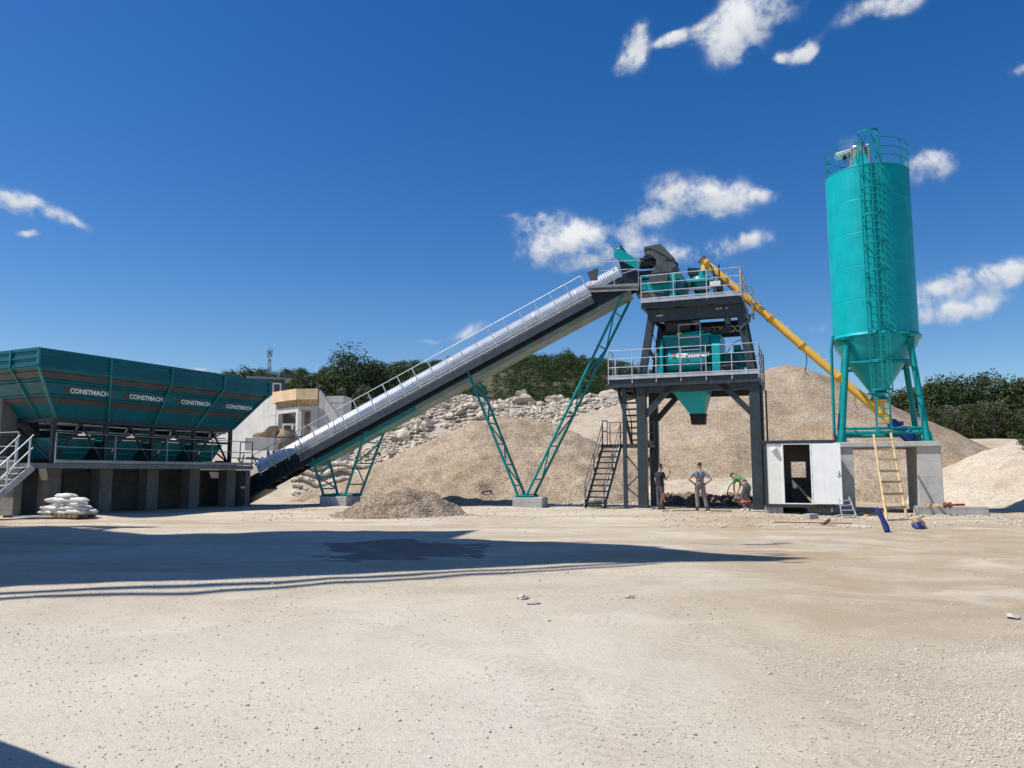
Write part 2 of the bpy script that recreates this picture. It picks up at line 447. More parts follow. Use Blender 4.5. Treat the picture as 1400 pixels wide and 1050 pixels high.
for (px, py, w, h, amp, rot) in CL:
    c = dirn(px, py)
    r_ = c.cross(Vector((0, 0, 1))).normalized(); u_ = r_.cross(c)
    t = R(rot); ax = r_ * math.cos(t) + u_ * math.sin(t); ay = -r_ * math.sin(t) + u_ * math.cos(t)
    sc = (dirn(px + 1, py) - c).length
    d = nt.new('ShaderNodeVectorMath', operation='SUBTRACT'); nt.link(va.outputs[0], d.inputs[0]); d.inputs[1].default_value = c
    qs = []
    for a_, k in ((ax, w), (ay, h)):
        q = nt.new('ShaderNodeVectorMath', operation='DOT_PRODUCT'); nt.link(d.outputs[0], q.inputs[0]); q.inputs[1].default_value = a_ / (k * sc)
        qs.append(q.outputs['Value'])
    s2 = nt.math('MULTIPLY_ADD', qs[0], qs[0], nt.math('MULTIPLY', qs[1], qs[1]))
    # gaussian falloff
    g = nt.math('MULTIPLY', nt.math('POWER', 2.718, nt.math('MULTIPLY', s2, -1.1)), amp)
    total = g if total is None else nt.math('ADD', total, g)
    lo = nt.math('MULTIPLY', g, qs[1])
    shade = lo if shade is None else nt.math('ADD', shade, lo)
dens = nt.math('MULTIPLY', nt.math('MINIMUM', total, 1.1), nt.math('MULTIPLY_ADD', wn0, 4.4, -1.12))
dens = nt.math('ADD', dens, nt.math('MULTIPLY', nt.math('MULTIPLY_ADD', wf, 2.4, -1.2), nt.maprange(total, .1, .5)))
mask = nt.math('MULTIPLY', nt.maprange(dens, .06, 1.5), .95)
mask = nt.math('MULTIPLY', mask, nt.maprange(total, .06, .62))
lit = nt.math('MULTIPLY_ADD', shade, .6, nt.math('MULTIPLY_ADD', wn0, 1.5, -.2), clamp=True)
ccol = nt.mix(lit, (4.2, 4.9, 6.1), (9.2, 9.3, 9.4))
nt.link(nt.mix(mask, hs.outputs['Color'], ccol), bg.inputs['Color'])

# ---------------------------------------------------------------- terrain
SKYL = [(-2.0,590),(-.7,575),(-.44,556),(-.40,535),(-.33,530),(-.2,522),(-.1,513),(0,506),(.08,506),(.13,514),(.18,526),(.25,555),(.3,580),(.45,580),(.7,578),(2,580)]
def lerp_tab(tab, x):
    if x <= tab[0][0]: return tab[0][1]
    for (a, p), (b, q) in zip(tab, tab[1:]):
        if x <= b: return p + (q - p) * (x - a) / (b - a)
    return tab[-1][1]
def hill_z(r, Y):
    return CAMH + ray(CX, lerp_tab(SKYL, r))[1] * Y
def H(x, y):
    """ground height"""
    yy = max(y, 1.0); r = x / max(yy, 6.0)
    z = 0.0
    if y < 60: z += .045 * fbm(x, y, 0, 3, 3.5) * smooth(0, 6, yy) + .012 * fbm(x, y, 3, 2, .7)
    rt = smooth(.33, .46, r)
    if y > 36:
        zl = 8.6 * smooth(58, 75, y + 3 * fbm(x, y, 1, 3, 14)) + (1.2 * fbm(x, y, 2, 4, 9) * smooth(56, 66, y))
        zl += 1.9 * smooth(45.5, 47.5, y + 1.2 * fbm(x, y, 5, 3, 5)) * smooth(-.02, .08, -r) * smooth(-58, -52, -y)
        zl += .5 * fbm(x, y, 15, 4, 3.2) * smooth(43, 47, y) * smooth(-60, -54, -y)
        zl *= 1 - .30 * smooth(.14, .24, -r) * smooth(56, 64, y)
        zr = 4.6 * smooth(38, 71, y) + .25 * fbm(x, y, 4, 3, 8)
        z += zl * (1 - rt) + zr * rt
    if y > 90:
        z = z + (hill_z(r, 210) * (1 + .05 * fbm(x, y, 6, 3, 60)) - z) * smooth(88, 212, y)
    if y > 225: z -= (y - 225) * .05 * smooth(225, 320, y); z = max(z, -6)
    return z
ys = [-40, -25, -15, -8, -4, -1, 1, 2.2]
while ys[-1] < 60: ys.append(ys[-1] * 1.016 + .012)
while ys[-1] < 3200: ys.append(ys[-1] * 1.04)
NXC = 260
V = []; NR = len(ys)
for y in ys:
    half = 14 + max(y, 0) * 1.25
    for i in range(NXC + 1):
        c = (i / NXC) * 2 - 1
        x = half * (c * .75 + .25 * c ** 3)
        V.append((x, y, H(x, y)))
Fq = [(j*(NXC+1)+i, j*(NXC+1)+i+1, (j+1)*(NXC+1)+i+1, (j+1)*(NXC+1)+i) for j in range(NR-1) for i in range(NXC)]

m, nt, b = newmat('yard_ground')
v = nt.vec('Object'); sep = nt.new('ShaderNodeSeparateXYZ'); nt.link(v, sep.inputs[0]); gx, gy = sep.outputs[0], sep.outputs[1]
n_big = nt.noise(.22, 6, .6, v, .4); n_mid = nt.noise(1.3, 7, .62, v); n_fine = nt.noise(16, 6, .7, v); n_grit = nt.noise(70, 4, .7, v)
c = nt.mix(nt.maprange(n_big, .35, .66), (.50,.425,.315), (.615,.545,.43))
c = nt.mix(nt.math('MULTIPLY', nt.maprange(n_mid, .48, .72), .55), c, (.43,.345,.255))
# compacted brown lanes: long smears across the yard, in front of the plant and on the right
lane = nt.noise(1.0, 6, .6, nt.vec('Object', (.09, .55, 1)), .6)
lm = nt.math('MULTIPLY', nt.maprange(lane, .45, .66), nt.maprange(gy, 7.5, 15))
c = nt.mix(nt.math('MULTIPLY', lm, .7), c, (.40,.29,.17))
rp = nt.math('MULTIPLY', nt.maprange(nt.math('SUBTRACT', gx, nt.math('MULTIPLY', gy, .18)), -.4, 2.6), nt.maprange(gy, 5.2, 9))
rp = nt.math('MULTIPLY', rp, nt.maprange(nt.noise(.55, 6, .62, v, .8), .34, .6))
c = nt.mix(nt.math('MULTIPLY', rp, .75), c, (.38,.285,.18))
pale = nt.math('MULTIPLY', nt.maprange(nt.noise(.5, 5, .6, nt.vec('Object', (.5, 1, 1)), 1.2), .54, .7), .55)
c = nt.mix(pale, c, (.66,.60,.50))
# small grit: dark and light crumbs
vo = nt.new('ShaderNodeTexVoronoi', feature='F1'); vo.inputs['Scale'].default_value = 58; nt.link(v, vo.inputs['Vector'])
sepc = nt.new('ShaderNodeSeparateColor'); nt.link(vo.outputs['Color'], sepc.inputs[0])
peb = nt.math('MULTIPLY', nt.maprange(vo.outputs['Distance'], .34, .12), nt.maprange(sepc.outputs[0], .62, .8))
peb = nt.math('MULTIPLY', peb, nt.maprange(n_mid, .40, .60))
c = nt.mix(nt.math('MULTIPLY', peb, .6), c, nt.mix(sepc.outputs[1], (.33,.285,.24), (.70,.65,.58)))
c = nt.mix(nt.math('MULTIPLY', nt.maprange(n_grit, .52, .70), .42), c, (.30,.245,.19))
n_str = nt.noise(5, 6, .7, nt.vec('Object', (1.0, 3.6, 1)), .5)
c = nt.mix(nt.math('MULTIPLY', nt.maprange(n_str, .52, .70), .30), c, (.36,.295,.225))
# wet stain beside the loader lane
wx = nt.math('DIVIDE', nt.math('SUBTRACT', gx, -2.15), 2.1); wy = nt.math('DIVIDE', nt.math('SUBTRACT', gy, 16.0), 3.0)
wr = nt.math('SQRT', nt.math('MULTIPLY_ADD', wx, wx, nt.math('MULTIPLY', wy, wy)))
wet = nt.maprange(nt.math('ADD', wr, nt.math('MULTIPLY_ADD', nt.noise(.75, 6, .62, v, .6), 2.6, -1.3)), .80, .70)
c = nt.mix(nt.math('MULTIPLY', wet, .86), c, (.10,.08,.06))
# soil showing on the hill under the wood, and stony brown under the bench
hillm = nt.maprange(gy, 84, 100)
c = nt.mix(hillm, c, (.10,.10,.055))
bench = nt.math('MULTIPLY', nt.maprange(gy, 44, 50), nt.math('SUBTRACT', 1.0, hillm))
lefty = nt.maprange(nt.math('SUBTRACT', gx, nt.math('MULTIPLY', gy, .4)), 2, -2)
bc = nt.ramp(nt.noise(.5, 8, .65, v), [(.3,(.27,.21,.16)),(.5,(.42,.36,.29)),(.7,(.56,.50,.43))])
c = nt.mix(nt.math('MULTIPLY', bench, lefty), c, bc)
near = nt.math('MULTIPLY', nt.maprange(gy, 11, 5), nt.maprange(nt.math('SUBTRACT', gx, nt.math('MULTIPLY', gy, .1)), 1.8, -.6))
c = nt.mix(nt.math('MULTIPLY', near, .6), c, (.65,.605,.52))
COLSOCK = c
rg = nt.math('SUBTRACT', .95, nt.math('MULTIPLY', wet, .35)); nt.link(rg, b.inputs['Roughness']); b.inputs['Specular IOR Level'].default_value = .2
# tyre tracks pressed into the dust: bands of lugs following long arcs
trk = None
for (cx_, cy_, rad, w_) in ((26, -3, 24.6, .22), (26, -3, 26.4, .22), (-19, -12, 26.5, .24), (-19, -12, 28.5, .24), (-1.5, 34, 22.0, .26), (14, -16, 23.5, .2), (32, 4, 28.0, .2), (32, 4, 29.9, .2), (-30, 2, 30.5, .22), (-30, 2, 32.6, .22), (4, 40, 30.5, .25)):
    dx = nt.math('SUBTRACT', gx, cx_); dy = nt.math('SUBTRACT', gy, cy_)
    rr = nt.math('SUBTRACT', nt.math('SQRT', nt.math('MULTIPLY_ADD', dx, dx, nt.math('MULTIPLY', dy, dy))), rad)
    band = nt.maprange(nt.math('ABSOLUTE', rr), w_, w_ * .7)
    ang = nt.math('MULTIPLY', nt.math('ARCTAN2', dy, dx), rad * 52)
    lug = nt.math('SINE', nt.math('ADD', ang, nt.math('MULTIPLY', nt.math('ABSOLUTE', rr), 26)))
    t_ = nt.math('MULTIPLY', band, nt.math('MULTIPLY_ADD', lug, .5, -.6))
    trk = t_ if trk is None else nt.math('ADD', trk, t_)
trk = nt.math('MULTIPLY', trk, nt.maprange(nt.noise(.6, 4, .6, v), .36, .56))
nt.link(nt.mix(nt.math('MULTIPLY', nt.math('ABSOLUTE', trk, clamp=True), .28), COLSOCK, (.45,.37,.275)), b.inputs['Base Color'])
hgt = nt.math('ADD', nt.math('MULTIPLY', n_mid, .5), nt.math('MULTIPLY', n_fine, .32))
hgt = nt.math('ADD', hgt, nt.math('MULTIPLY', n_grit, .16)); hgt = nt.math('ADD', hgt, nt.math('MULTIPLY', peb, .16)); hgt = nt.math('ADD', hgt, nt.math('MULTIPLY', n_str, .30))
hgt = nt.math('ADD', hgt, nt.math('MULTIPLY', trk, .085))
dry = nt.math('SUBTRACT', 1.0, nt.math('MULTIPLY', wet, .6))
nt.link(nt.bump(nt.math('MULTIPLY', hgt, dry), .75, .085), b.inputs['Normal'])
g = np_mesh('ground', V, Fq, m, smooth=True); tag(g, kind='structure')

# ---------------------------------------------------------------- stones
def rock_shape(seed, sub=1, flat=.7, rough=.35):
    bm = bmesh.new(); bmesh.ops.create_icosphere(bm, subdivisions=sub, radius=1)
    rs = random.Random(seed); o = Vector((rs.random()*90, rs.random()*90, rs.random()*90))
    cuts = [(Vector((rs.uniform(-1,1), rs.uniform(-1,1), rs.uniform(-1,1))).normalized(), rs.uniform(.45,.8)) for _ in range(7)]
    for q in bm.verts:
        p = q.co.copy()
        for n_, d_ in cuts:
            e = p.dot(n_) - d_
            if e > 0: p -= n_ * e
        p *= 1 + rough * mnoise.noise(q.co * 1.3 + o)
        q.co = Vector((p.x * 1.15, p.y * .9, p.z * flat))
    vs = np.array([q.co[:] for q in bm.verts]); fs = np.array([[q.index for q in f.verts] for f in bm.faces]); bm.free()
    return vs, fs
def scatter(name, pts, sizes, mat, sub=1, sink=.25, kind='stuff', flat=.7):
    shapes = [rock_shape(k, sub, flat) for k in range(5)]
    VV = []; FF = []; off = 0
    for k in range(5):
        P = np.array(pts[k::5]); S = np.array(sizes[k::5])
        if not len(P): continue
        vs, fs = shapes[k]
        a = rng.uniform(0, 6.28, len(P)); ca, sa = np.cos(a), np.sin(a)
        X = vs[None,:,0]*ca[:,None] - vs[None,:,1]*sa[:,None]; Yv = vs[None,:,0]*sa[:,None] + vs[None,:,1]*ca[:,None]
        Z = np.broadcast_to(vs[None,:,2], X.shape)
        T = np.stack([X, Yv, Z], -1) * S[:,None,None]
        P2 = P.copy(); P2[:,2] += S * (flat - sink)* .5
        VV.append((T + P2[:,None,:]).reshape(-1,3))
        nf = fs[None] + (np.arange(len(P))*len(vs))[:,None,None] + off
        FF.append(nf.reshape(-1,3)); off += len(P)*len(vs)
    o = np_mesh(name, np.concatenate(VV), np.concatenate(FF), mat)
    if kind: tag(o, kind=kind)
    return o
def stonemat():
    m, nt, b = newmat('yard_stones')
    geo = nt.new('ShaderNodeNewGeometry')
    c = nt.ramp(geo.outputs['Random Per Island'], [(0,(.42,.36,.29)),(.3,(.52,.46,.375)),(.75,(.60,.54,.45)),(1,(.70,.65,.56))])
    n = nt.noise(25, 4, .6, nt.vec('Object')); c = nt.mix(nt.math('MULTIPLY', n, .35), c, (.33,.28,.23))
    nt.link(c, b.inputs['Base Color']); b.inputs['Roughness'].default_value = .95; b.inputs['Specular IOR Level'].default_value = .15
    return m
M['yard_stone'] = stonemat()
pts = []; szs = []
for i in range(60000):                                            # loose grit over the near yard
    y = 3.0 * (26 / 3.0) ** random.random(); x = random.uniform(-.72, .72) * y
    if mnoise.noise(Vector((x*.5, y*.5, 3))) < random.uniform(-.35, .5): continue
    s_ = .0026 + .008 * random.random() ** 4 + (.013 * random.random() if random.random() < .014 else 0)
    pts.append((x, y, H(x, y))); szs.append(s_ * (.85 + y * .035))
for i in range(24000):                                            # the gravel spread at the right edge
    y = 3.2 * (9.5 / 3.2) ** random.random(); x = random.uniform(.18, .8) * y
    e = (x - (1.55 + (y - 3.5) * .28)) + .9 * mnoise.noise(Vector((x*.7, y*.7, 9)))
    if e < 0 or (e < 1.2 and random.random() > .25 + .6 * e) : continue
    if y > 7.4 + .9 * mnoise.noise(Vector((x*.9, y*.9, 4))): continue
    if random.random() < .35 and mnoise.noise(Vector((x*.8+5, y*.8, 1))) > .12: continue
    pts.append((x, y, H(x, y))); szs.append(random.uniform(.005, .0115))
scatter('loose_grit', pts, szs, M['yard_stone'])
pts = []; szs = []
for i in range(2600):                                             # rubble strip round the foundations
    p = ground_at(random.uniform(900, 1400), random.uniform(697, 722))
    if mnoise.noise(Vector((p.x*.6, p.y*.6, 2))) < random.uniform(-.3, .3): continue
    pts.append((p.x, p.y, H(p.x, p.y))); szs.append(random.uniform(.012, .06) * random.uniform(.5, 1.2))
for i in range(1500):
    p = ground_at(random.uniform(330, 900), random.uniform(688, 712))
    if mnoise.noise(Vector((p.x*.5, p.y*.5, 6))) < random.uniform(-.2, .35): continue
    pts.append((p.x, p.y, H(p.x, p.y))); szs.append(random.uniform(.012, .05))
for i in range(1500):
    p = ground_at(random.uniform(480, 900), random.uniform(681.5, 690))
    pts.append((p.x, p.y, H(p.x, p.y))); szs.append(random.uniform(.03, .11))
scatter('scattered_rubble', pts, szs, M['yard_stone'])
def boulder(name, label, cat, p, s, seed, mat, group=None, sub=3, flat=.8):
    vs, fs = rock_shape(seed, sub, flat, .45)
    o = np_mesh(name, vs * s, fs, M[mat]); o.location = p; o.rotation_euler = (0, 0, seed * 1.7)
    return tag(o, label, cat, group)
for px, py, s, lab in ((714,820,.085,'flat grey stone lying alone on the open gravel yard'),(730,827,.075,'whitish stone just right of the flat grey stone on the yard'),
                       (1385,848,.085,'pale flat stone on the gravel at the right edge'),(862,818,.07,'low crumbled stone on the yard near the end of the shadow')):
    p = ground_at(px, py); p.z = H(p.x, p.y) + s * .2
    boulder('stone', lab, 'stone', p, s, int(px), 'stone', flat=.3 if px > 1300 else .5)

# ---------------------------------------------------------------- stockpiles
def pile(name, label, lobes, mat, cat='gravel pile', rough=.16, n=185, rs=1.6, top=.6, crest=None, edge=0.0):
    """lobes: (x, y, height above z=0, slope); a union of blunted cones, laid on the terrain"""
    xs0 = min(l[0] - l[2] / l[3] for l in lobes) - 5; xs1 = max(l[0] + l[2] / l[3] for l in lobes) + 5
    ys0 = min(l[1] - l[2] / l[3] for l in lobes) - 5; ys1 = max(l[1] + l[2] / l[3] for l in lobes) + 5
    V = []; hs_ = []
    for j in range(n + 1):
        y = ys0 + (ys1 - ys0) * j / n
        for i in range(n + 1):
            x = xs0 + (xs1 - xs0) * i / n
            best = -9; acc = 0
            for (lx, ly, lh, sl) in lobes:
                dx, dy = x - lx, y - ly
                d = math.hypot(dx, dy)
                a = math.atan2(dy, dx)
                d *= 1 + .10 * mnoise.noise(Vector((math.cos(a)*2+lx, math.sin(a)*2+ly, lh)))
                hgt_ = lh + top - math.sqrt(d * d * sl * sl + top * top)
                k = 2.6
                acc += math.exp(k * hgt_)
            z = math.log(acc) / 2.6 - .12
            z += rough * fbm(x, y, 11, 4, rs) + .05 * fbm(x, y, 21, 3, .5) + (.22 * fbm(x, y * .45, 31, 3, 5) if lobes[0][2] > 2 and rough >= .1 else 0)
            g_ = H(x, y)
            V.append((x, y, z if z > g_ - .4 else g_ - .4))
    V = np.array(V)
    idx = lambda j, i: j * (n + 1) + i
    Fq = [(idx(j,i), idx(j,i+1), idx(j+1,i+1), idx(j+1,i)) for j in range(n) for i in range(n)]
    gz = np.array([H(q[0], q[1]) for q in V])
    keep = [f for f in Fq if max(V[k][2] - gz[k] for k in f) > -.3]
    used = sorted({k for f in keep for k in f}); mp = {k: t for t, k in enumerate(used)}
    bx_, by_ = np.mean(V[used][:, 0]), np.mean(V[used][:, 1])
    VV = V[used] - np.array([bx_, by_, 0])
    o = np_mesh(name, VV, [[mp[k] for k in f] for f in keep], M[mat], smooth=True); o.location = (bx_, by_, 0)
    return tag(o, label, cat)
def lobe(px, py, Y, sl):
    p = at(px, py, Y); return (p.x, p.y, p.z, sl)
PILES = []
PILES.append(pile('gravel_pile', 'tallest beige gravel heap, its peak behind the steel tower and the silo',
     [lobe(1085,501,58,.62), lobe(1068,500,58,.60), lobe(1108,508,60,.62), lobe(1150,543,64,.62), lobe(1030,525,57,.55), lobe(975,530,58,.5), lobe(930,540,57,.5)], 'gravel_a', rough=.13, rs=1.3))
PILES.append(pile('gravel_pile', 'pale gravel slope rising to the right behind the steel staircase',
     [lobe(885,541,62,.42), lobe(835,563,60,.40), lobe(795,577,59,.38), lobe(752,591,58,.36)], 'gravel_b', rough=.10))
PILES.append(pile('gravel_pile', 'broad brown gravel heap behind the conveyor trestles',
     [lobe(690,568,51,.50), lobe(725,578,50,.48), lobe(640,590,50,.5), lobe(590,615,48,.45), lobe(770,605,49,.5), lobe(540,650,45,.35), lobe(700,620,46,.45), lobe(800,640,46,.42)], 'gravel_a', rough=.2, rs=1.1))
PILES.append(pile('sand_pile', 'low whitish mound of sand behind the standing workers',
     [lobe(955,655,42.3,.75), lobe(905,657,42.6,.75), lobe(1010,652,42,.75), lobe(930,660,42,.75), lobe(985,658,41.8,.75), lobe(1040,655,41.6,.75)], 'gravel_c', 'sand pile', rough=.10, n=90))
PILES.append(pile('gravel_pile', 'greyish gravel heap low behind the bending worker',
     [lobe(1005,627,47,.5), lobe(1030,632,47,.5), lobe(980,640,46,.5)], 'gravel_d', rough=.12, n=80))
PILES.append(pile('dirt_pile', 'small brown heap of dirt and stones on the yard before the conveyor',
     [(lambda p: (p.x, p.y, .86, .66))(ground_at(556,705)), (lambda p: (p.x, p.y, .74, .62))(ground_at(574,704)), (lambda p: (p.x, p.y, .58, .5))(ground_at(520,705)), (lambda p: (p.x, p.y, .30, .5))(ground_at(500,706)), (lambda p: (p.x, p.y, .40, .62))(ground_at(596,704))], 'dirt', 'dirt pile', rough=.14, n=110, rs=.4, top=.12))
PILES.append(pile('sand_pile', 'tan sand bank at the right edge, rising out of the photo',
     [lobe(1450,590,43,.5), lobe(1412,604,42.5,.5), lobe(1385,620,42,.46), lobe(1500,575,44,.5), lobe(1440,630,37.5,.5), lobe(1480,610,38,.5)], 'gravel_c', 'sand pile', rough=.16, rs=2.2))
PILES.append(pile('gravel_pile', 'pinkish gravel tongue at the right foot of the tallest heap, beyond the silo legs',
     [lobe(1200,578,66,.5), lobe(1225,588,66,.48), lobe(1255,598,66,.46), lobe(1285,609,66,.42)], 'gravel_d', rough=.10, n=80))
PILES.append(pile('sand_pile', 'tiny far cone of sand on the pale terrace before the wood',
     [lobe(1320,603,66,.4)], 'gravel_d', 'sand pile', rough=.06, n=50, top=.2))
# dug earth in the trench behind the workers
vsoil = []
def soil(px0, px1, y0, hh, name, label):
    a = ground_at(px0, y0); bq = ground_at(px1, y0 - 1)
    n = 46; V = []
    for j in range(17):
        for i in range(n + 1):
            t = i / n; p = a.lerp(bq, t); yy = p.y + (j - 8) * .16
            e = math.sin(math.pi * t) ** .35 * max(0, 1 - ((j - 8) / 8) ** 2) ** .7
            z = hh * e * (1 + .5 * fbm(p.x, yy, 8, 4, .8)) - .05
            V.append((p.x, yy + .3 * fbm(p.x, yy, 3, 2, .6), z + H(p.x, yy)))
    F = [(j*(n+1)+i, j*(n+1)+i+1, (j+1)*(n+1)+i+1, (j+1)*(n+1)+i) for j in range(16) for i in range(n)]
    o = np_mesh(name, V, F, M['soil']); tag(o, label, 'earth mound')
soil(905, 985, 690, .62, 'earth_mound', 'dark freshly dug earth ridge behind the worker in grey overalls')
soil(975, 1035, 690, .5, 'earth_mound', 'crumbly brown earth ridge behind the bending worker')
pts = []; szs = []
for i in range(420):
    p = ground_at(random.uniform(900, 1035), random.uniform(686, 693))
    pts.append((p.x, p.y, H(p.x, p.y) + random.uniform(0, .45))); szs.append(random.uniform(.04, .17))
scatter('earth_clods', pts, szs, M['soil'], sub=2)
pts = []; szs = []
for i in range(520):                                               # stones rolled down the dirt pile
    a = random.uniform(0, 6.28); d = random.uniform(.3, 1) ** .6
    p = ground_at(552, 705); x = p.x + math.cos(a) * d * 2.5; y = p.y + math.sin(a) * d * 1.5
    hz = max(0, .68 - .40 * math.hypot((x - p.x), (y - p.y) * 1.3))
    pts.append((x, y, max(H(x, y), hz))); szs.append(random.uniform(.015, .075))
scatter('dirt_pile_stones', pts, szs, M['rock_dk'], sub=1)

# ---------------------------------------------------------------- limestone rubble on the bench face
def surf_hit(px, py, y0=44, y1=90):
    rx, rz = ray(px, py); y = y0
    while y < y1:
        if CAMH + rz * y < H(rx * y, y): return Vector((rx * y, y, H(rx * y, y)))
        y += .35
    return None
meshes = []
for k in range(9):
    vs, fs = rock_shape(100 + k, 3, .85, .5)
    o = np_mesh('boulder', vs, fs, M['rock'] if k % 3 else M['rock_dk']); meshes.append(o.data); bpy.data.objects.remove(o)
rb = random.Random(5); cnt = 0
zones = [(540, 690, 540, 640, 170, 1.05), (470, 600, 555, 640, 60, 1.0), (690, 850, 525, 568, 80, .9), (640, 760, 545, 575, 40, .9)]
for (x0, x1, y0, y1, n, k) in zones:
    for i in range(n):
        px = rb.uniform(x0, x1); py = rb.uniform(y0, y1)
        p = surf_hit(px, py)
        if p is None or p.y < 52: continue
        s = (.16 + .40 * rb.random() ** 1.8) * k * (1.55 if rb.random() < .16 else 1)
        o = bpy.data.objects.new('boulder', meshes[rb.randrange(9)]); COL.objects.link(o)
        o.location = p + Vector((0, 0, s * .25)); o.rotation_euler = (rb.uniform(-.5,.5), rb.uniform(-.5,.5), rb.uniform(0,6.28)); o.scale = (s, s * rb.uniform(.8,1.1), s * rb.uniform(.75,1.05))
        tag(o, 'pale limestone boulder among the tumbled rocks below the wood', 'boulder', 'limestone boulders on the quarry bench'); cnt += 1
pts = []; szs = []
for i in range(15000):
    px = rb.uniform(400, 870); py = rb.uniform(518, 680)
    p = surf_hit(px, py)
    if p is None or p.y < 44: continue
    if mnoise.noise(p * .12) < rb.uniform(-.6, .05) - (.35 if 530 < px < 700 else 0): continue
    pts.append(p[:]); szs.append(rb.uniform(.05, .26))
scatter('limestone_rubble', pts, szs, M['rock'], sub=1)
# grey ledges left of the brown heap and dark outcrops at the bench rim
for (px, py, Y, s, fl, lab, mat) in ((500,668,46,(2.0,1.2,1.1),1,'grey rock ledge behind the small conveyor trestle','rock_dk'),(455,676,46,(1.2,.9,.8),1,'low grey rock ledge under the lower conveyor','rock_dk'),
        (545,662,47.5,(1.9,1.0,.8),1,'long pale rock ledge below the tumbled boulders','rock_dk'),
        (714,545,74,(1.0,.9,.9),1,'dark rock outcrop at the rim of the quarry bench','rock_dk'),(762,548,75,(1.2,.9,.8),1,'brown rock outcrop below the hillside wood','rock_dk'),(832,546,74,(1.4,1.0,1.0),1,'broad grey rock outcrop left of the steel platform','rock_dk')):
    vs, fs = rock_shape(int(px), 4, .9, .7)
    vs = vs * np.array(s)
    o = np_mesh('rock_outcrop', vs, fs, M[mat]); p = at(px, py, Y); o.location = p
    tag(o, lab, 'rock')

# ---------------------------------------------------------------- trees
def leaf_cloud(blobs, per, size, seed, up=.3):
    r_ = np.random.default_rng(seed); VV = []
    for (cx_, cy_, cz_, rx, ry, rz) in blobs:
        n = per
        d = r_.normal(size=(n,3)); d /= np.linalg.norm(d, axis=1)[:,None]
        rad = r_.uniform(.35, 1.0, n) ** .45 * r_.uniform(.88, 1.12, n)
        P = np.array([cx_,cy_,cz_]) + d * rad[:,None] * np.array([rx,ry,rz])
        nrm = d * .7 + r_.normal(size=(n,3)) * .6 + np.array([0,0,up]); nrm /= np.linalg.norm(nrm, axis=1)[:,None]
        t = np.cross(nrm, r_.normal(size=(n,3))); t /= np.linalg.norm(t, axis=1)[:,None]
        b2 = np.cross(nrm, t)
        s = size * r_.uniform(.55, 1.3, n)[:,None]
        q = np.stack([P - t*s*.9, P - b2*s*.45 + nrm*s*.12, P + t*s*.9, P + b2*s*.45 - nrm*s*.1], 1)
        VV.append(q.reshape(-1,3))
    V = np.concatenate(VV); F = np.arange(len(V)).reshape(-1,4)
    return V, F
def crown_blobs(seed, h, w, n=16, base=.22):
    r_ = random.Random(seed); bl = []
    for i in range(n):
        t = base + (1 - base) * (i + .5) / n; prof = math.sin(math.pi * (.12 + .80 * ((t - base) / (1 - base)) ** .8)) ** .7
        a = i * 2.4 + r_.uniform(-.5,.5); d = w * .5 * prof * r_.uniform(.25, .85)
        s = w * r_.uniform(.15, .27)
        bl.append((math.cos(a)*d, math.sin(a)*d, h*t, s, s, s*r_.uniform(.6,.85)))
    bl.append((0, 0, h*.93, w*.16, w*.16, h*.09))
    return bl
def make_tree(name, label, p, h, w, seed, mat, leaf=.16, per=190, n=18, base=.15, group=None, cat='tree'):
    fr = Frame(p[0], p[1], p[2], seed)
    root = thing(name, label, cat, fr, group)
    bl = crown_blobs(seed, h, w, n, base)
    V, F = leaf_cloud(bl, per, leaf, seed)
    np_mesh('crown', V, F, M[mat], root)
    mb = MB(); r0 = .035 * h
    mb.tube([(0,0,-.3),(.02*h,0,h*.22),(0,.02*h,h*.45),(0,0,h*.75)], [r0, r0*.8, r0*.6, r0*.25], 7)
    for (bx_, by_, bz_, *_r) in bl[::2]:
        z0 = max(.15*h, bz_ - .3*h); mb.tube([(0,0,z0),(bx_*.5,by_*.5,(z0+bz_)/2),(bx_*.9,by_*.9,bz_)], [r0*.45, r0*.3, r0*.12], 5)
    mb.build('trunk', M['bark'], root, fix=False)
    return root
# the wood on the hill: one mass that nobody could count
VV = []; FF = []; off = 0
tmpl = []
for k in range(6):
    V, F = leaf_cloud(crown_blobs(40 + k, 1.0, 1.1, 11, .05), 44, .05, 40 + k); tmpl.append(V)
rt = random.Random(11); N = 0
while N < 1650:
    y = rt.uniform(104, 216); x = rt.uniform(-.62, .62) * y
    if x / y > .24 and y < 150: continue
    z = H(x, y); s = rt.uniform(2.2, 3.9) * (.55 + .45 * smooth(104, 150, y)) * (1.25 if rt.random() < .1 else 1)
    V = tmpl[rt.randrange(6)]; a = rt.uniform(0, 6.28); ca, sa = math.cos(a), math.sin(a)
    W = np.stack([V[:,0]*ca - V[:,1]*sa, V[:,0]*sa + V[:,1]*ca, V[:,2]], 1) * np.array([s*rt.uniform(.9,1.2), s*rt.uniform(.9,1.2), s]) + np.array([x, y, z - .4])
    VV.append(W); N += 1
V = np.concatenate(VV); o = np_mesh('hillside_wood', V, np.arange(len(V)).reshape(-1,4), M['leaf_far']); tag(o, kind='stuff')
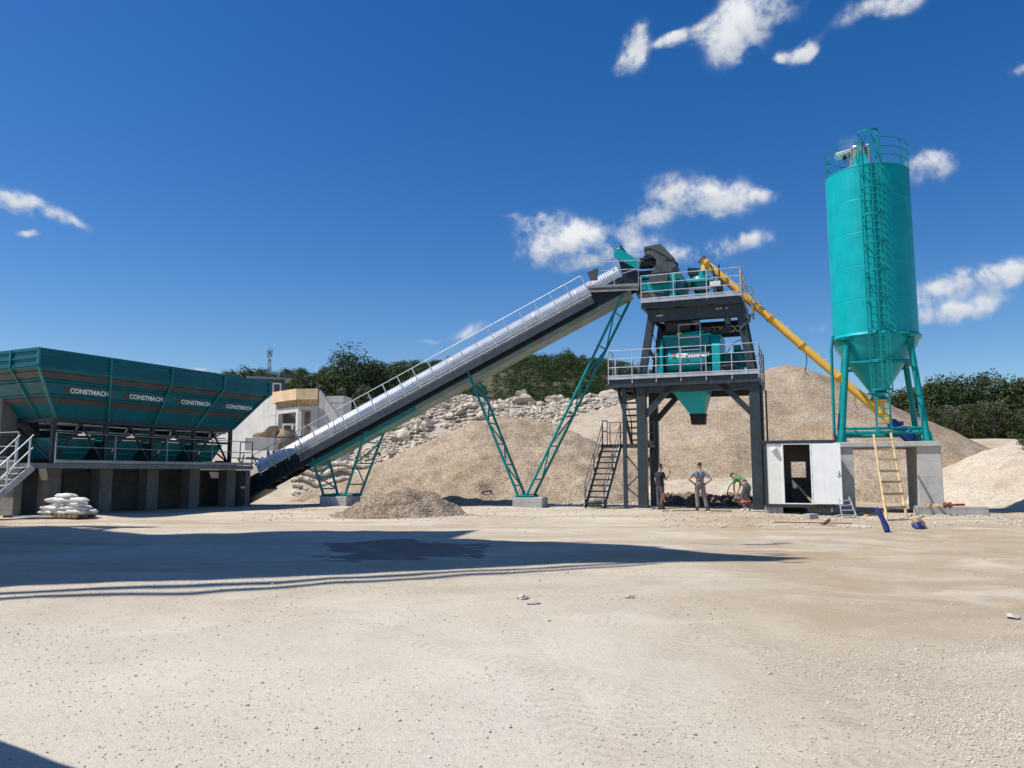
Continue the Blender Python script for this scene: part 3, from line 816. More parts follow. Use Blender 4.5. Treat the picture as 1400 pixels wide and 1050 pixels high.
# single trees
def base_on(px, Y):
    x = ray(px, 600)[0] * Y; return (x, Y, H(x, Y) - .1)
TR = [(474,486,84,7.6,'leaf_pine','tallest round dark tree standing above the concrete loading wall'),(452,515,82,5.0,'leaf_mid','bushy green tree left of the tall round tree above the wall'),(512,500,86,6.5,'leaf_pine','dark tree leaning right beside the tall round tree'),
      (420,520,86,5.2,'leaf_pine','low dark tree behind the little hut on the loading wall'),(545,503,90,5.5,'leaf_mid','green tree rising behind the lower conveyor rail')]
for i, (px, py, Y, w, mt, lab) in enumerate(TR):
    p = base_on(px, Y); top = at(px, py, Y).z
    make_tree('broadleaf_tree', lab, p, top - p[2], w, 200 + i, mt, .17, 230, 22)
for i, (px, py, Y, w, h) in enumerate(((497,528,80,2.6,0),(437,528,79,2.2,0),(465,532,78,2.4,0))):
    p = base_on(px, Y); top = at(px, py, Y).z
    make_tree('shrub', ['olive shrub below the tall round tree','olive shrub just left of the tall round tree','sparse olive shrub at the wall top below the tall tree'][i], p, max(1.5, top - p[2]), w, 240 + i, 'leaf_oliv', .12, 120, 12, .05, cat='shrub')
RT = [(1252,537,86,6,'leaf_mid','first green tree seen behind the right silo leg'),(1282,524,84,5.5,'leaf_mid','slim green tree right of the silo leg in the wood'),(1307,522,88,7,'leaf_pine','dark round tree, left of the two tallest at the terrace wood'),(1348,516,85,7,'leaf_mid','tallest tree of the terrace wood on the right'),
      (1330,535,83,5,'leaf_pine','dark tree between the two tallest of the terrace wood'),(1378,530,84,6.5,'leaf_mid','green tree right of the tallest terrace tree'),(1400,523,82,6.5,'leaf_mid','green tree cut off by the right edge of the photo'),(1232,540,88,5.5,'leaf_pine','dark tree seen through the silo legs'),
      (1213,548,86,5,'leaf_mid','green tree behind the blue gear motor'),(1430,520,86,7,'leaf_pine','dark tree beyond the right edge of the photo'),(1455,528,82,7,'leaf_mid','green tree beyond the right edge, farther out'),(1268,535,92,6,'leaf_pine','dark tree behind the slim green tree')]
for i, (px, py, Y, w, mt, lab) in enumerate(RT):
    p = base_on(px, Y); top = at(px, py, Y).z
    make_tree('woodland_tree', lab, p, top - p[2], w, 300 + i, mt, .17, 240, 24, .05, 'trees at the edge of the terrace wood')
BS = [1225,1243,1262,1280,1297,1315,1332,1350,1368,1385,1402,1420]
for i, px in enumerate(BS):
    Y = 76 + (i * 37 % 11) * .25; p = base_on(px, Y); top = at(px, 566 - (i * 53 % 17), Y).z
    make_tree('woodland_shrub', 'grey green shrub at the foot of the terrace wood', p, max(1.2, top - p[2]), 2.6 + (i*29 % 10)*.12, 340 + i, 'leaf_oliv' if i % 3 else 'leaf_mid', .13, 120, 14, .02, 'shrubs along the foot of the terrace wood', cat='shrub')
p = at(1398, 606, 41); make_tree('shrub', 'small green shrub growing on the sand bank at the right edge', (p.x, p.y, p.z - .1), .55, .8, 401, 'leaf_mid', .05, 70, 8, .05, cat='shrub')
p = ground_at(818, 694); make_tree('weed', 'low green weed growing at the foot of the steel stairs', (p.x, p.y, 0), .28, 1.1, 402, 'leaf_mid', .04, 60, 9, .1, cat='weed')
# ---------------------------------------------------------------- aggregate bins on their concrete base
def railing(mb, pts, h=1.1, levels=(1.1, .6), r=.018, spacing=1.4, toe=0, ends=(1, 1), n=6):
    pts = [Vector(p) for p in pts]
    for a, b in zip(pts, pts[1:]):
        L = (b - a).length; k = max(1, round(L / spacing))
        for i in range(k + 1):
            p = a.lerp(b, i / k); mb.bar(p, p + Vector((0, 0, h)), .038, .038, up=(b - a))
        for z in levels:
            mb.tube([a + Vector((0,0,z)), b + Vector((0,0,z))], r, n)
        if toe: mb.bar(a + Vector((0,0,toe/2+.02)), b + Vector((0,0,toe/2+.02)), .02, toe)
FB = Frame(-17.1, 28.4, 0, math.atan2(.894, .447))
bin_ = thing('aggregate_bin', 'long teal four-bay aggregate bin with white lettering and brown bands at the left', 'aggregate bin', FB)
ZB, ZR, ZT = 3.6, 5.32, 5.92
tF = [-1.07, 1.735, 4.54, 7.345, 10.15]; bF = [.33, 2.47, 4.61, 6.75, 8.88]
YT0, YT1, YB0, YB1 = -1.0, 3.6, 0.0, 2.6
# hopper shell, open at the top, with thickness
mb = MB(); th = .05
def ring(x0, x1, y0, y1, z): return [Vector((x0,y0,z)), Vector((x1,y0,z)), Vector((x1,y1,z)), Vector((x0,y1,z))]
lo = ring(bF[0], bF[-1], YB0, YB1, ZB); mi = ring(tF[0], tF[-1], YT0, YT1, ZR); hi = ring(tF[0], tF[-1], YT0, YT1, ZT)
lo2 = ring(bF[0]+th, bF[-1]-th, YB0+th, YB1-th, ZB); mi2 = ring(tF[0]+th, tF[-1]-th, YT0+th, YT1-th, ZR); hi2 = ring(tF[0]+th, tF[-1]-th, YT0+th, YT1-th, ZT)
for k in range(4):
    j = (k + 1) % 4
    for A, B in ((lo, mi), (mi, hi)): mb.add([A[k], A[j], B[j], B[k]], [(0,1,2,3)])
    for A, B in ((lo2, mi2), (mi2, hi2)): mb.add([A[j], A[k], B[k], B[j]], [(0,1,2,3)])
    mb.add([hi[k], hi[j], hi2[j], hi2[k]], [(0,1,2,3)])
    mb.add([lo[j], lo[k], lo2[k], lo2[j]], [(0,1,2,3)])
mb.build('hopper_shell', M['teal_shaded'], bin_, fix=False)
# point on the sloped front: t 0..3 between dividers, s 0..1 bottom to rim
def fp(t, s, off=0.0):
    i = min(3, int(t)); f = t - i
    xb = bF[i] + (bF[i+1]-bF[i])*f; xt = tF[i] + (tF[i+1]-tF[i])*f
    p = Vector((xb + (xt-xb)*s, YB0 + (YT0-YB0)*s, ZB + (ZR-ZB)*s))
    n = Vector((0, -(ZR-ZB), -(YB0-YT0))).normalized()
    return p + n * off
def ep(u, s, off=0.0):                     # near end slope, u 0..1 across
    x = bF[0] + (tF[0]-bF[0])*s; y0 = YB0 + (YT0-YB0)*s; y1 = YB1 + (YT1-YB1)*s
    p = Vector((x, y0 + (y1-y0)*u, ZB + (ZR-ZB)*s))
    n = Vector((-(ZR-ZB), 0, -(bF[0]-tF[0]))).normalized()
    return p + n * off
# pressed ribs and brown bands
mb = MB(); mt = MB()
for (s0, s1, dst, off) in ((.80,.90,mt,.035),(.30,.41,mt,.035),(.685,.71,mb,.05),(.745,.765,mb,.045),(.955,1.0,mb,.05),(.445,.47,mb,.04)):
    for A in (0, 1):
        q = [fp(0, s0, .004), fp(3.999, s0, .004), fp(3.999, s1, .004), fp(0, s1, .004)] if A == 0 else [ep(1, s0, .004), ep(0, s0, .004), ep(0, s1, .004), ep(1, s1, .004)]
        q2 = [fp(0, s0+.008, off), fp(3.999, s0+.008, off), fp(3.999, s1-.008, off), fp(0, s1-.008, off)] if A == 0 else [ep(1, s0+.008, off), ep(0, s0+.008, off), ep(0, s1-.008, off), ep(1, s1-.008, off)]
        dst.hexa(q, q2)
for z0, z1 in ((ZT-.09, ZT+.02), (ZT-.36, ZT-.30), (ZR-.03, ZR+.05)):
    mb.bx(tF[0]-.045, tF[-1]+.045, YT0-.045, YT0+.003, z0, z1); mb.bx(tF[0]-.045, tF[0]+.003, YT0+.004, YT1, z0+.002, z1-.002)
mb.build('pressed_ribs', M['teal_shaded'], bin_); mt.build('brown_bands', M['stripe'], bin_)
for i in range(5):
    mb = MB(); p0 = Vector((bF[i], YB0, ZB)); p1 = Vector((tF[i], YT0, ZR)); o = Vector((0,-.035,-.02))
    mb.bar(p0 + o, p1 + o, .07, .12, up=(0,-1,-.3)); mb.bx(tF[i]-.035, tF[i]+.035, YT0-.09, YT0-.001, ZR, ZT+.015)
    mb.build('stiffener', M['teal_dark'], bin_)
for yb, yt in ((YB0+.9, YT0+1.5), (YB1, YT1)):
    mb = MB(); mb.bar((bF[0]-.03, yb, ZB), (tF[0]-.03, yt, ZR), .07, .1, up=(-1,0,0)); mb.bx(tF[0]-.08, tF[0]-.001, yt-.035, yt+.035, ZR, ZT)
    mb.build('stiffener', M['teal_dark'], bin_)
# lettering on the front
sl = (fp(.5, 1) - fp(.5, 0)).normalized()
for i in range(4):
    p = fp(i + .36, .525, .014)
    text_mesh('CONSTMACH', .30, M['white_txt'], bin_, p, (1,0,0), sl, depth=.003, shear=.22, bold=.010, sx=.84)
    e = MB(); q = p + Vector((-.22, 0, 0))
    for a, b_ in (((0,0),(.13,.05)), ((0,.07),(.17,.12)), ((.03,.14),(.16,.20))):
        P = [q + Vector((a[0]+sl.x, 0, 0)) * 1.0 + sl * (a[1]), q + Vector((b_[0],0,0)) + sl * a[1], q + Vector((b_[0]+.02,0,0)) + sl * b_[1], q + Vector((a[0]+.02,0,0)) + sl * b_[1]]
        P[0] = q + Vector((a[0],0,0)) + sl * a[1]
        e.prism(P, Vector((0,-.006,-.003)))
    e.build('emblem', M['emblem'], bin_)
# support frame
mb = MB()
for x in (.36, 2.47, 4.61, 6.75, 8.85):
    for y in (.06, YB1-.06): mb.bar((x, y, 1.92), (x, y, ZB), .14, .14, up=(0,1,0))
for y in (.06, YB1-.06):
    mb.bx(.3, 8.9, y-.08, y+.08, ZB-.16, ZB+.02); mb.bx(.3, 8.9, y-.05, y+.05, 2.86, 2.96); mb.bx(-.4, 9.3, y-.1, y+.1, 1.7, 1.93)
for i in range(4):
    x0 = (.36, 2.47, 4.61, 6.75)[i]; x1 = (2.47, 4.61, 6.75, 8.85)[i]; xm = (x0+x1)/2
    mb.bar((x0+.1, .06, 2.0), (xm, .06, ZB-.18), .07); mb.bar((x1-.1, .06, 2.0), (xm, .06, ZB-.18), .07)
    mb.bar((x0+.1, .5, ZB-.2), (xm, .5, 2.95), .06); mb.bar((x1-.1, .5, ZB-.2), (xm, .5, 2.95), .06)
for x in (.36, 8.85): mb.bx(x-.07, x+.07, .14, YB1-.14, ZB-.17, ZB-.01); mb.bar((x, .1, 2), (x, YB1-.1, ZB-.2), .06)
mb.build('support_frame', M['navy'], bin_)
# weigh hoppers and their belts
for i in range(4):
    x0 = (.36, 2.47, 4.61, 6.75)[i] + .16; x1 = (2.47, 4.61, 6.75, 8.85)[i] - .16
    mb = MB(); mb.hexa(ring(x0+.25, x1-.25, .75, 1.85, 2.06), ring(x0, x1, .42, 2.2, 2.78)); mb.bx(x0-.02, x1+.02, .40, 2.22, 2.78, 2.85)
    mb.bx(x0+.3, x1-.3, .5, .56, 2.28, 2.34); mb.build('weigh_hopper', M['teal_dark'], bin_)
    mb = MB(); mb.hexa(ring((x0+x1)/2-.3, (x0+x1)/2+.3, .9, 1.7, 2.9), ring(x0, x1, .3, 2.3, ZB-.02)); mb.build('discharge_gate', M['navy'], bin_)
mb = MB(); mb.bx(-.5, 9.6, .9, 1.7, 1.98, 2.04); mb.tube([(-.5,.88,2.0),(-.5,1.72,2.0)], .14, 14); mb.tube([(9.6,.88,2.0),(9.6,1.72,2.0)], .14, 14); mb.build('belt', M['rubber'], bin_)
mb = MB(); mb.bar((0,.35,3.35),(8.8,.35,3.38),.05); mb.bar((0,.3,3.12),(8.8,.3,3.14),.05); mb.tube([(.2,.2,3.4),(4,.2,3.33),(8.7,.2,3.4)],.03,6); mb.build('air_pipes', M['galv_dull'], bin_)
# walkway
mb = MB()
mb.bx(-.95, 9.4, -.85, -.06, 1.84, 1.875); mb.bx(-.95, 9.4, -.90, -.85, 1.70, 1.88); mb.bx(-.95, 0, -.06, 4.0, 1.84, 1.876); mb.bx(-1.0, -.95, -.90, 4.0, 1.70, 1.881)
for i in range(8): mb.bx(.1+i*1.3, .18+i*1.3, -.85, -.02, 1.70, 1.835)
mb.build('walkway', M['galv_dk'], bin_)
mb = MB()
railing(mb, [(-.12, -.87, 1.88), (9.35, -.87, 1.88)], spacing=2.3, levels=(1.1, .6, .12), toe=.1)
railing(mb, [(9.35, -.87, 1.88), (9.35, -.1, 1.88)])
railing(mb, [(-.97, -.05, 1.88), (-.97, 3.9, 1.88)], spacing=1.3, levels=(1.1, .6), toe=.1)
mb.build('guard_rail', M['galv_dull'], bin_)
# access stairs down toward the camera
mb = MB(); x_t, z_t, x_b = -.95, 1.86, -2.75
for y in (-.88, -.12): mb.bar((x_t+.05, y, z_t-.12), (x_b, y, .02), .05, .22)
mb.build('stair_stringers', M['galv_dull'], bin_)
mb = MB()
for i in range(9):
    t = (i + .6) / 9.2; x = x_t + (x_b - x_t) * t; z = z_t + (0 - z_t) * t
    mb.bx(x-.13, x+.13, -.85, -.15, z-.04, z)
mb.build('stair_treads', M['galv'], bin_)
mb = MB()
for y in (-.89, -.11):
    for f in (.06, .45, .86):
        x = x_t + (x_b-x_t)*f; z = z_t*(1-f); mb.bar((x,y,z-.05),(x,y,z+1.0),.045,.045,up=(1,0,0))
    for hh in (1.0, .55): mb.tube([(x_t,y,z_t+hh),(x_t+(x_b-x_t)*.97,y,z_t*.03+hh)], .022, 6)
    mb.tube([(x_t+(x_b-x_t)*.97,y,z_t*.03+1.0),(x_b,y,.72),(x_t+(x_b-x_t)*.97,y,z_t*.03+.55)], .022, 6)
mb.build('stair_handrails', M['galv'], bin_)
# concrete base: pillars, with added walls and cover that block light
base = thing('bin_foundation', 'grey concrete pillar foundation carrying the long teal bin', 'foundation', FB)
for i, x in enumerate((.5, 2.6, 4.75, 6.9, 9.0)):
    for y in (0.03, 2.3):
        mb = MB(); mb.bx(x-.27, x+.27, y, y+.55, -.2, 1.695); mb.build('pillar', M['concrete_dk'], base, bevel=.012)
mb = MB(); mb.bx(-.6, 9.6, 3.0, 3.3, -.2, 2.9); mb.build('gap_darkening_wall', M['concrete_dk'], base)  # made-up wall so the gaps behind the pillars read dark
mb = MB(); mb.bx(-.6, -.31, .62, 2.99, -.2, 1.66); mb.build('light_block_wall', M['concrete_dk'], base)  # added to keep sunlight out at the near end
mb = MB(); mb.bx(-.3, 9.6, .62, 2.98, 1.60, 1.69); mb.build('light_block_cover', M['navy'], base)  # added cover, stops sun falling in between the pillars
mb = MB(); mb.bx(9.75, 10.05, -.1, 3.3, -.2, 1.68); mb.build('light_block_wall', M['concrete_dk'], base)  # added at the far end, closes a light leak
# curved concrete ramp wall at the picture edge
fr = Frame(-18.6, 30.6, 0, FB.rot); rw = thing('ramp_wall', 'shaded grey concrete ramp wall at the left edge behind the bin stairs', 'retaining wall', fr)
mb = MB(); prof = []
for k in range(13):
    t = k / 12; prof.append((-1.6 + 2.6*t, 0, 4.7 - 1.5*t**2.2 if t < 1 else 3.0))
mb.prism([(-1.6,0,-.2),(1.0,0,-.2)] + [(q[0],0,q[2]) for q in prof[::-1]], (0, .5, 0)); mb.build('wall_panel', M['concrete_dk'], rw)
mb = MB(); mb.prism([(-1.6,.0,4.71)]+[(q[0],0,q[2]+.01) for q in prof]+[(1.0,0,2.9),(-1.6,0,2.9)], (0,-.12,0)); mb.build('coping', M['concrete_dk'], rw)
# sacks on a pallet by the pillars
SB = Frame(*ground_at(93, 708)[:2], 0, FB.rot - R(72))
SB.o.z = H(SB.o.x, SB.o.y)
pal = thing('pallet', 'worn timber pallet under the white sacks beside the bin pillars', 'pallet', SB)
mb = MB()
for y in (-.45, 0, .45): mb.bx(-.70, .70, y-.05, y+.05, .02, .11)
mb.build('bearers', M['wood_old'], pal)
mb = MB()
for k in range(8): mb.bx(-.70+k*.184, -.58+k*.184, -.55, .55, .111, .135)
mb.build('deck_boards', M['wood_old'], pal)
def sack_mesh(seed):
    bm = bmesh.new(); bmesh.ops.create_cube(bm, size=1); bmesh.ops.subdivide_edges(bm, edges=bm.edges, cuts=7, use_grid_fill=True)
    o = Vector((seed*3.1, seed, 0))
    for q in bm.verts:
        x, y, z = q.co * 2
        pil = max(0, (1 - abs(x)**3.2)) ** .45 * max(0, (1 - abs(y)**3.2)) ** .45
        q.co = Vector((x*.31*(1-.05*abs(z)), y*.21, z*.085*(.22+.78*pil)))
        q.co += Vector((mnoise.noise(q.co*5+o)*.035, mnoise.noise(q.co*5+o+Vector((9,0,0)))*.03, mnoise.noise(q.co*6+o+Vector((0,9,0)))*.03)) + Vector((0,0,mnoise.noise(q.co*17+o)*.016 + abs(mnoise.noise(Vector((q.co.x*30,q.co.y*8,seed))))*-.012))
    me = bpy.data.meshes.new('sack'); bm.to_mesh(me); bm.free(); me.materials.append(M['sack'])
    for p in me.polygons: p.use_smooth = True
    return me
sm_ = [sack_mesh(k) for k in range(6)]; rs_ = random.Random(3)
lay = [[(-.60,-.28),(-.02,-.3),(.58,-.27),(-.60,.22),(0,.2),(.6,.23)], [(-.55,-.25),(.05,-.24),(.58,-.22),(-.3,.24),(.4,.22)], [(-.22,-.24),(.5,-.24),(-.45,.2),(.2,.22)], [(-.02,-.22),(.52,-.2),(-.42,-.2)], [(.02,-.15),(-.2,.1)]]
row = ['bottom layer', 'second layer', 'third layer', 'fourth layer', 'top layer']
col = {0: 'at the left end', 1: 'in the middle', 2: 'at the right end'}
for L, P in enumerate(lay):
    for k, (x, y) in enumerate(P):
        o = bpy.data.objects.new('sack', sm_[(L*5+k) % 6]); COL.objects.link(o)
        w = SB.w(x*.84 + rs_.uniform(-.035,.035), y*.9 + rs_.uniform(-.04,.04), .205 + L*.135 + rs_.uniform(0,.012))
        o.location = w; o.rotation_euler = (rs_.uniform(-.06,.06), rs_.uniform(-.06,.06), SB.rot + rs_.uniform(-.28,.28) + (math.pi/2 if False else 0))
        side = 'front' if y < 0 else 'back'
        pos = 'left' if x < -.15 else ('right' if x > .3 else 'middle')
        same = [q for q in P if (q[1] < 0) == (y < 0)]
        tag(o, f'white sack in the {row[L]} of the pallet stack, {side} {pos}', 'sack', 'white sacks stacked on the pallet')
fr = Frame(*ground_at(45, 709)[:2], .0, R(8)); pl = thing('steel_plate', 'pale plank with a red end lying in front of the sacks', 'plank', fr)
mb = MB(); mb.bx(-.6, .75, -.12, .12, .05, .10); mb.build('board', M['white_panel'], pl); mb = MB(); mb.bx(-.9, -.6, -.1, .1, .04, .11); mb.build('end_piece', M['red'], pl)
# ---------------------------------------------------------------- inclined belt conveyor
CA = math.atan2(-4.0, 17.6)*.86
P_TOP = Vector((5.6, 35.3))
ca, sa_ = math.cos(CA), math.sin(CA)
FC = Frame(P_TOP.x - 18.5*ca, P_TOP.y - 18.5*sa_, 0, CA)
conv = thing('belt_conveyor', 'long inclined belt conveyor under ribbed silver covers, rising to the steel tower', 'conveyor', FC)
# line of the walkway stringer in local (x, z) from two sightings on the local plane y = YF
YF = -1.15
A = FC.px(600, 512.5, YF); Bq = FC.px(817, 394.5, YF)
slope = (Bq.z - A.z) / (Bq.x - A.x); ang = math.atan(slope)
ud = Vector((math.cos(ang), 0, math.sin(ang))); nd = Vector((-math.sin(ang), 0, math.cos(ang)))
def cv(x, y, h):                                    # x: horizontal position; h: perpendicular height above the stringer line
    return Vector((x, y, A.z + (x - A.x) * slope)) + nd * h
X0, X1 = -.4, FC.px(870, 385, YF).x
XL = 1.0
def cbar(mb, y0, y1, h0, h1, xa, xb):
    P = [cv(xa,y0,h0), cv(xa,y1,h0), cv(xa,y1,h1), cv(xa,y0,h1)]; Q = [cv(xb,y0,h0), cv(xb,y1,h0), cv(xb,y1,h1), cv(xb,y0,h1)]
    mb.hexa(P, Q)
# frame: side channels, lattice
mb = MB()
for y in (-.55, .55):
    cbar(mb, y-.04, y+.04, -.12, .06, X0, X1); cbar(mb, y-.04, y+.04, -.62, -.5, X0+.3, X1-.3)
    k = 0; x = X0 + .3
    while x < X1 - 1.0:
        mb.bar(cv(x,y,-.5), cv(x+.8,y,-.12), .06); mb.bar(cv(x+.8,y,-.5), cv(x+.8,y,-.12), .05); x += .8
x = X0
while x < X1:
    mb.bar(cv(x,-.5,-.08), cv(x,.5,-.08), .06); mb.bar(cv(x,-.5,-.56), cv(x,.5,-.56), .06); x += 1.2
cbar(mb, -.52, -.50, -.64, -.10, X0+.3, X1-.4); cbar(mb, .50, .52, -.64, -.10, X0+.3, X1-.4); mb.build('truss', M['navy'], conv)
mb = MB(); cbar(mb, -.49, .49, -.44, -.415, X0, X1-.4); cbar(mb, -.45, .45, .10, .125, X0, X1-.2)
mb.build('belt', M['rubber'], conv)
mb = MB()
x = X0+.2
while x < X1-.5:
    mb.tube([cv(x,-.48,-.47), cv(x,.48,-.47)], .05, 8); mb.tube([cv(x,-.3,.06), cv(x,.3,.06)], .045, 8); x += 1.2
mb.build('rollers', M['galv_dull'], conv)
# pale dust pan beneath, teal at its lower end
xs = FC.px(560, 560, -.55).x
mb = MB(); cbar(mb, -.60, .60, -.86, -.84, xs, X1-.6); cbar(mb, -.62, -.60, -.86, -.64, xs, X1-.6); cbar(mb, .60, .62, -.86, -.64, xs, X1-.6); mb.build('dust_pan', M['pan'], conv)
xl = FC.px(415, 640, -.55).x
mb = MB(); cbar(mb, -.60, .60, -.86, -.84, xl, xs); cbar(mb, -.62, -.60, -.86, -.64, xl, xs); cbar(mb, .60, .62, -.86, -.64, xl, xs); mb.build('lower_dust_pan', M['teal_dark'], conv)
# covers: corrugated half barrels, each about 2.4 m long
def cover(xa, xb, mat):
    mb = MB(); n = int((xb - xa) / .05); V = []; m_ = 15
    for i in range(n + 1):
        x = xa + (xb - xa) * i / n; rr = .57 + (.012 if i % 2 else -.012)
        row_ = []
        for k in range(m_):
            if k == 0: y, h = -rr, .12
            elif k == m_-1: y, h = rr, .12
            else:
                t = math.pi * (k-1) / (m_-3); y = -math.cos(t) * rr; h = .30 + math.sin(t) * (rr * .86)
            row_.append(cv(x, y, h))
        V += row_
    F = [(i*m_+k, i*m_+k+1, (i+1)*m_+k+1, (i+1)*m_+k) for i in range(n) for k in range(m_-1)]
    mb.add(V, F, False); return mb.build('belt_cover', mat, conv, fix=False)
xa = FC.px(357, 634, -.55).x; xe = FC.px(851, 372, -.55).x
ncov = 9; L = (xe - xa) / ncov
for i in range(ncov): cover(xa + i*L + .001, xa + (i+1)*L - .001, M['zinc'])
# side skirt, joint straps
for i in range(ncov + 1):
    mb = MB(); x = xa + i*L
    pts = [cv(x, -.6, .07)] + [cv(x, -math.cos(math.pi*k/12)*.6, .30 + math.sin(math.pi*k/12)*.52) for k in range(13)] + [cv(x, .6, .07)]
    mb.tube(pts, .016, 5); mb.build('cover_strap', M['zinc'], conv)
# walkway with stringer and rail
xw = FC.px(405, 622, YF).x; xh = FC.px(806, 395, YF).x
mb = MB(); cbar(mb, -1.12, -.61, -.03, 0, xw, xh); mb.build('walkway_grating', M['galv_dull'], conv)
mb = MB(); cbar(mb, -1.10, -1.085, -.50, -.145, xw, xh)
x = xw + .6
while x < xh: cbar(mb, -1.112, -1.102, -.50, -.145, x, x+.03); x += 1.2
mb.build('side_mesh', M['galv_dk'], conv)
mb = MB(); cbar(mb, YF-.03, YF, .00, .05, xw, xh); cbar(mb, YF-.03, YF, -.14, -.07, xw, xh)
x = xw
while x < xh: mb.bar(cv(x,-.6,-.1), cv(x,YF,-.1), .05); x += 1.2
cbar(mb, .61, 1.12, -.03, 0, xw, xh); mb.build('stringer', M['galv'], conv)
mb = MB(); nps = 22
x_r0 = FC.px(355, 665, YF).x
for i in range(nps + 1):
    x = x_r0 + (xh - x_r0) * i / nps
    mb.bar(cv(x, YF-.02, -.16), cv(x, YF-.02, 0.90), .05, .05)
for h in (0.90, ):
    mb.tube([cv(x_r0, YF-.02, h), cv(xh, YF-.02, h)], .018, 6)
mb.build('guard_rail', M['galv'], conv)
# level head platform
pz = cv(xh, YF, 0).z; xhe = FC.px(873, 393, YF).x
mb = MB(); mb.bx(xh-.1, xhe, YF, -.60, pz+.22, pz+.27); mb.bx(xh-.1, xhe, YF-.04, YF-.001, pz+.02, pz+.10); mb.bx(xh-.1, xhe, YF-.045, YF-.002, pz+.22, pz+.34); mb.build('head_platform', M['galv_dull'], conv)
mb = MB(); railing(mb, [(xh+.05, YF-.03, pz+.25), (xhe, YF-.03, pz+.25)], h=1.15, levels=(1.15,.75), spacing=1.3); railing(mb, [(xhe, YF-.03, pz+.25), (xhe, -.7, pz+.25)], h=1.15, levels=(1.15,.7), spacing=1.0)
mb.bar((xh+.75, YF-.03, pz+.62), (xhe-.05, YF-.03, pz+1.0), .035); mb.build('head_platform_rail', M['galv'], conv)
q = FC.px(800, 376, YF); mb = MB(); mb.prism([FC.px(803,372,YF-.06), FC.px(818,366,YF-.06), FC.px(817,383,YF-.06), FC.px(807,384,YF-.06)], (0, .03, 0)); mb.build('guard_sheet', M['hood'], conv)
# tail boot down into the pit between the pillars
mb = MB(); xt0 = FC.px(322, 690, -.55).x
cbar(mb, -.66, .66, -.75, .16, xt0-.3, xa-.05); mb.build('tail_section', M['navy'], conv)
# drive head: black end plates, teal belt guard, motor
Yd = -.62
def pp(px, py, y=Yd): return FC.px(px, py, y)
mb = MB(); mb.prism([pp(838.5,341), pp(849,335.5), pp(856,344), pp(852,352), pp(869,366), pp(873,385), pp(856,392), pp(850,374), pp(846,357)], (0, .05, 0))
mb.prism([pp(838.5,341,.6), pp(849,335.5,.6), pp(856,344,.6), pp(852,352,.6), pp(869,366,.6), pp(873,385,.6), pp(856,392,.6), pp(850,374,.6), pp(846,357,.6)], (0, .05, 0)); mb.build('head_plates', M['navy'], conv)
mb = MB(); c = pp(862, 378, 0); c.y = 0; mb.tube([c + Vector((0,-.56,0)), c + Vector((0,.56,0))], .3, 20); mb.build('head_drum', M['rubber'], conv)
mb = MB()
a = pp(845.5, 346, Yd-.22); b_ = pp(873, 362, Yd-.22); d = (b_-a).normalized(); nn = Vector((-d.z,0,d.x)); poly = []
for k in range(9): t = math.pi/2 + math.pi*k/8; poly.append(a + (d*math.cos(t) + nn*math.sin(t))*.22)
poly += [b_ - nn*.20, b_ + d*.08 - nn*.05, b_ + d*.03 + nn*.16]
mb.prism(poly, (0, .2, 0)); mb.build('drive_guard', M['teal'], conv, bevel=.015)
mb = MB(); a = pp(840, 341.5, Yd-.06); mb.prism([pp(840.5,341.3,Yd-.02), pp(847,337.8,Yd-.02), pp(847.8,339.5,Yd-.02), pp(841.3,343,Yd-.02)], (0,-.02,0)); mb.build('data_plate', M['white_panel'], conv)
mb = MB(); c = pp(884, 360, -.5); mb.lathe([(.0,-.4),(.2,-.4),(.23,-.3),(.23,.3),(.17,.36),(.17,.42),(0,.42)], 18, c, 'x')
for k in range(10):
    t = 2*math.pi*k/10; mb.bar(c + Vector((-.28, math.cos(t)*.235, math.sin(t)*.235)), c + Vector((.28, math.cos(t)*.235, math.sin(t)*.235)), .02, .05, up=(0, math.cos(t), math.sin(t)))
mb.box(c + Vector((0,-.18,.2)), (.25,.2,.18)); mb.build('drive_motor', M['navy'], conv)
mb = MB(); mb.prism([pp(858,372,-.5), pp(905,368,-.5), pp(905,400,-.5), pp(872,402,-.5)], (0, 1.0, 0)); mb.build('discharge_chute', M['navy'], conv)
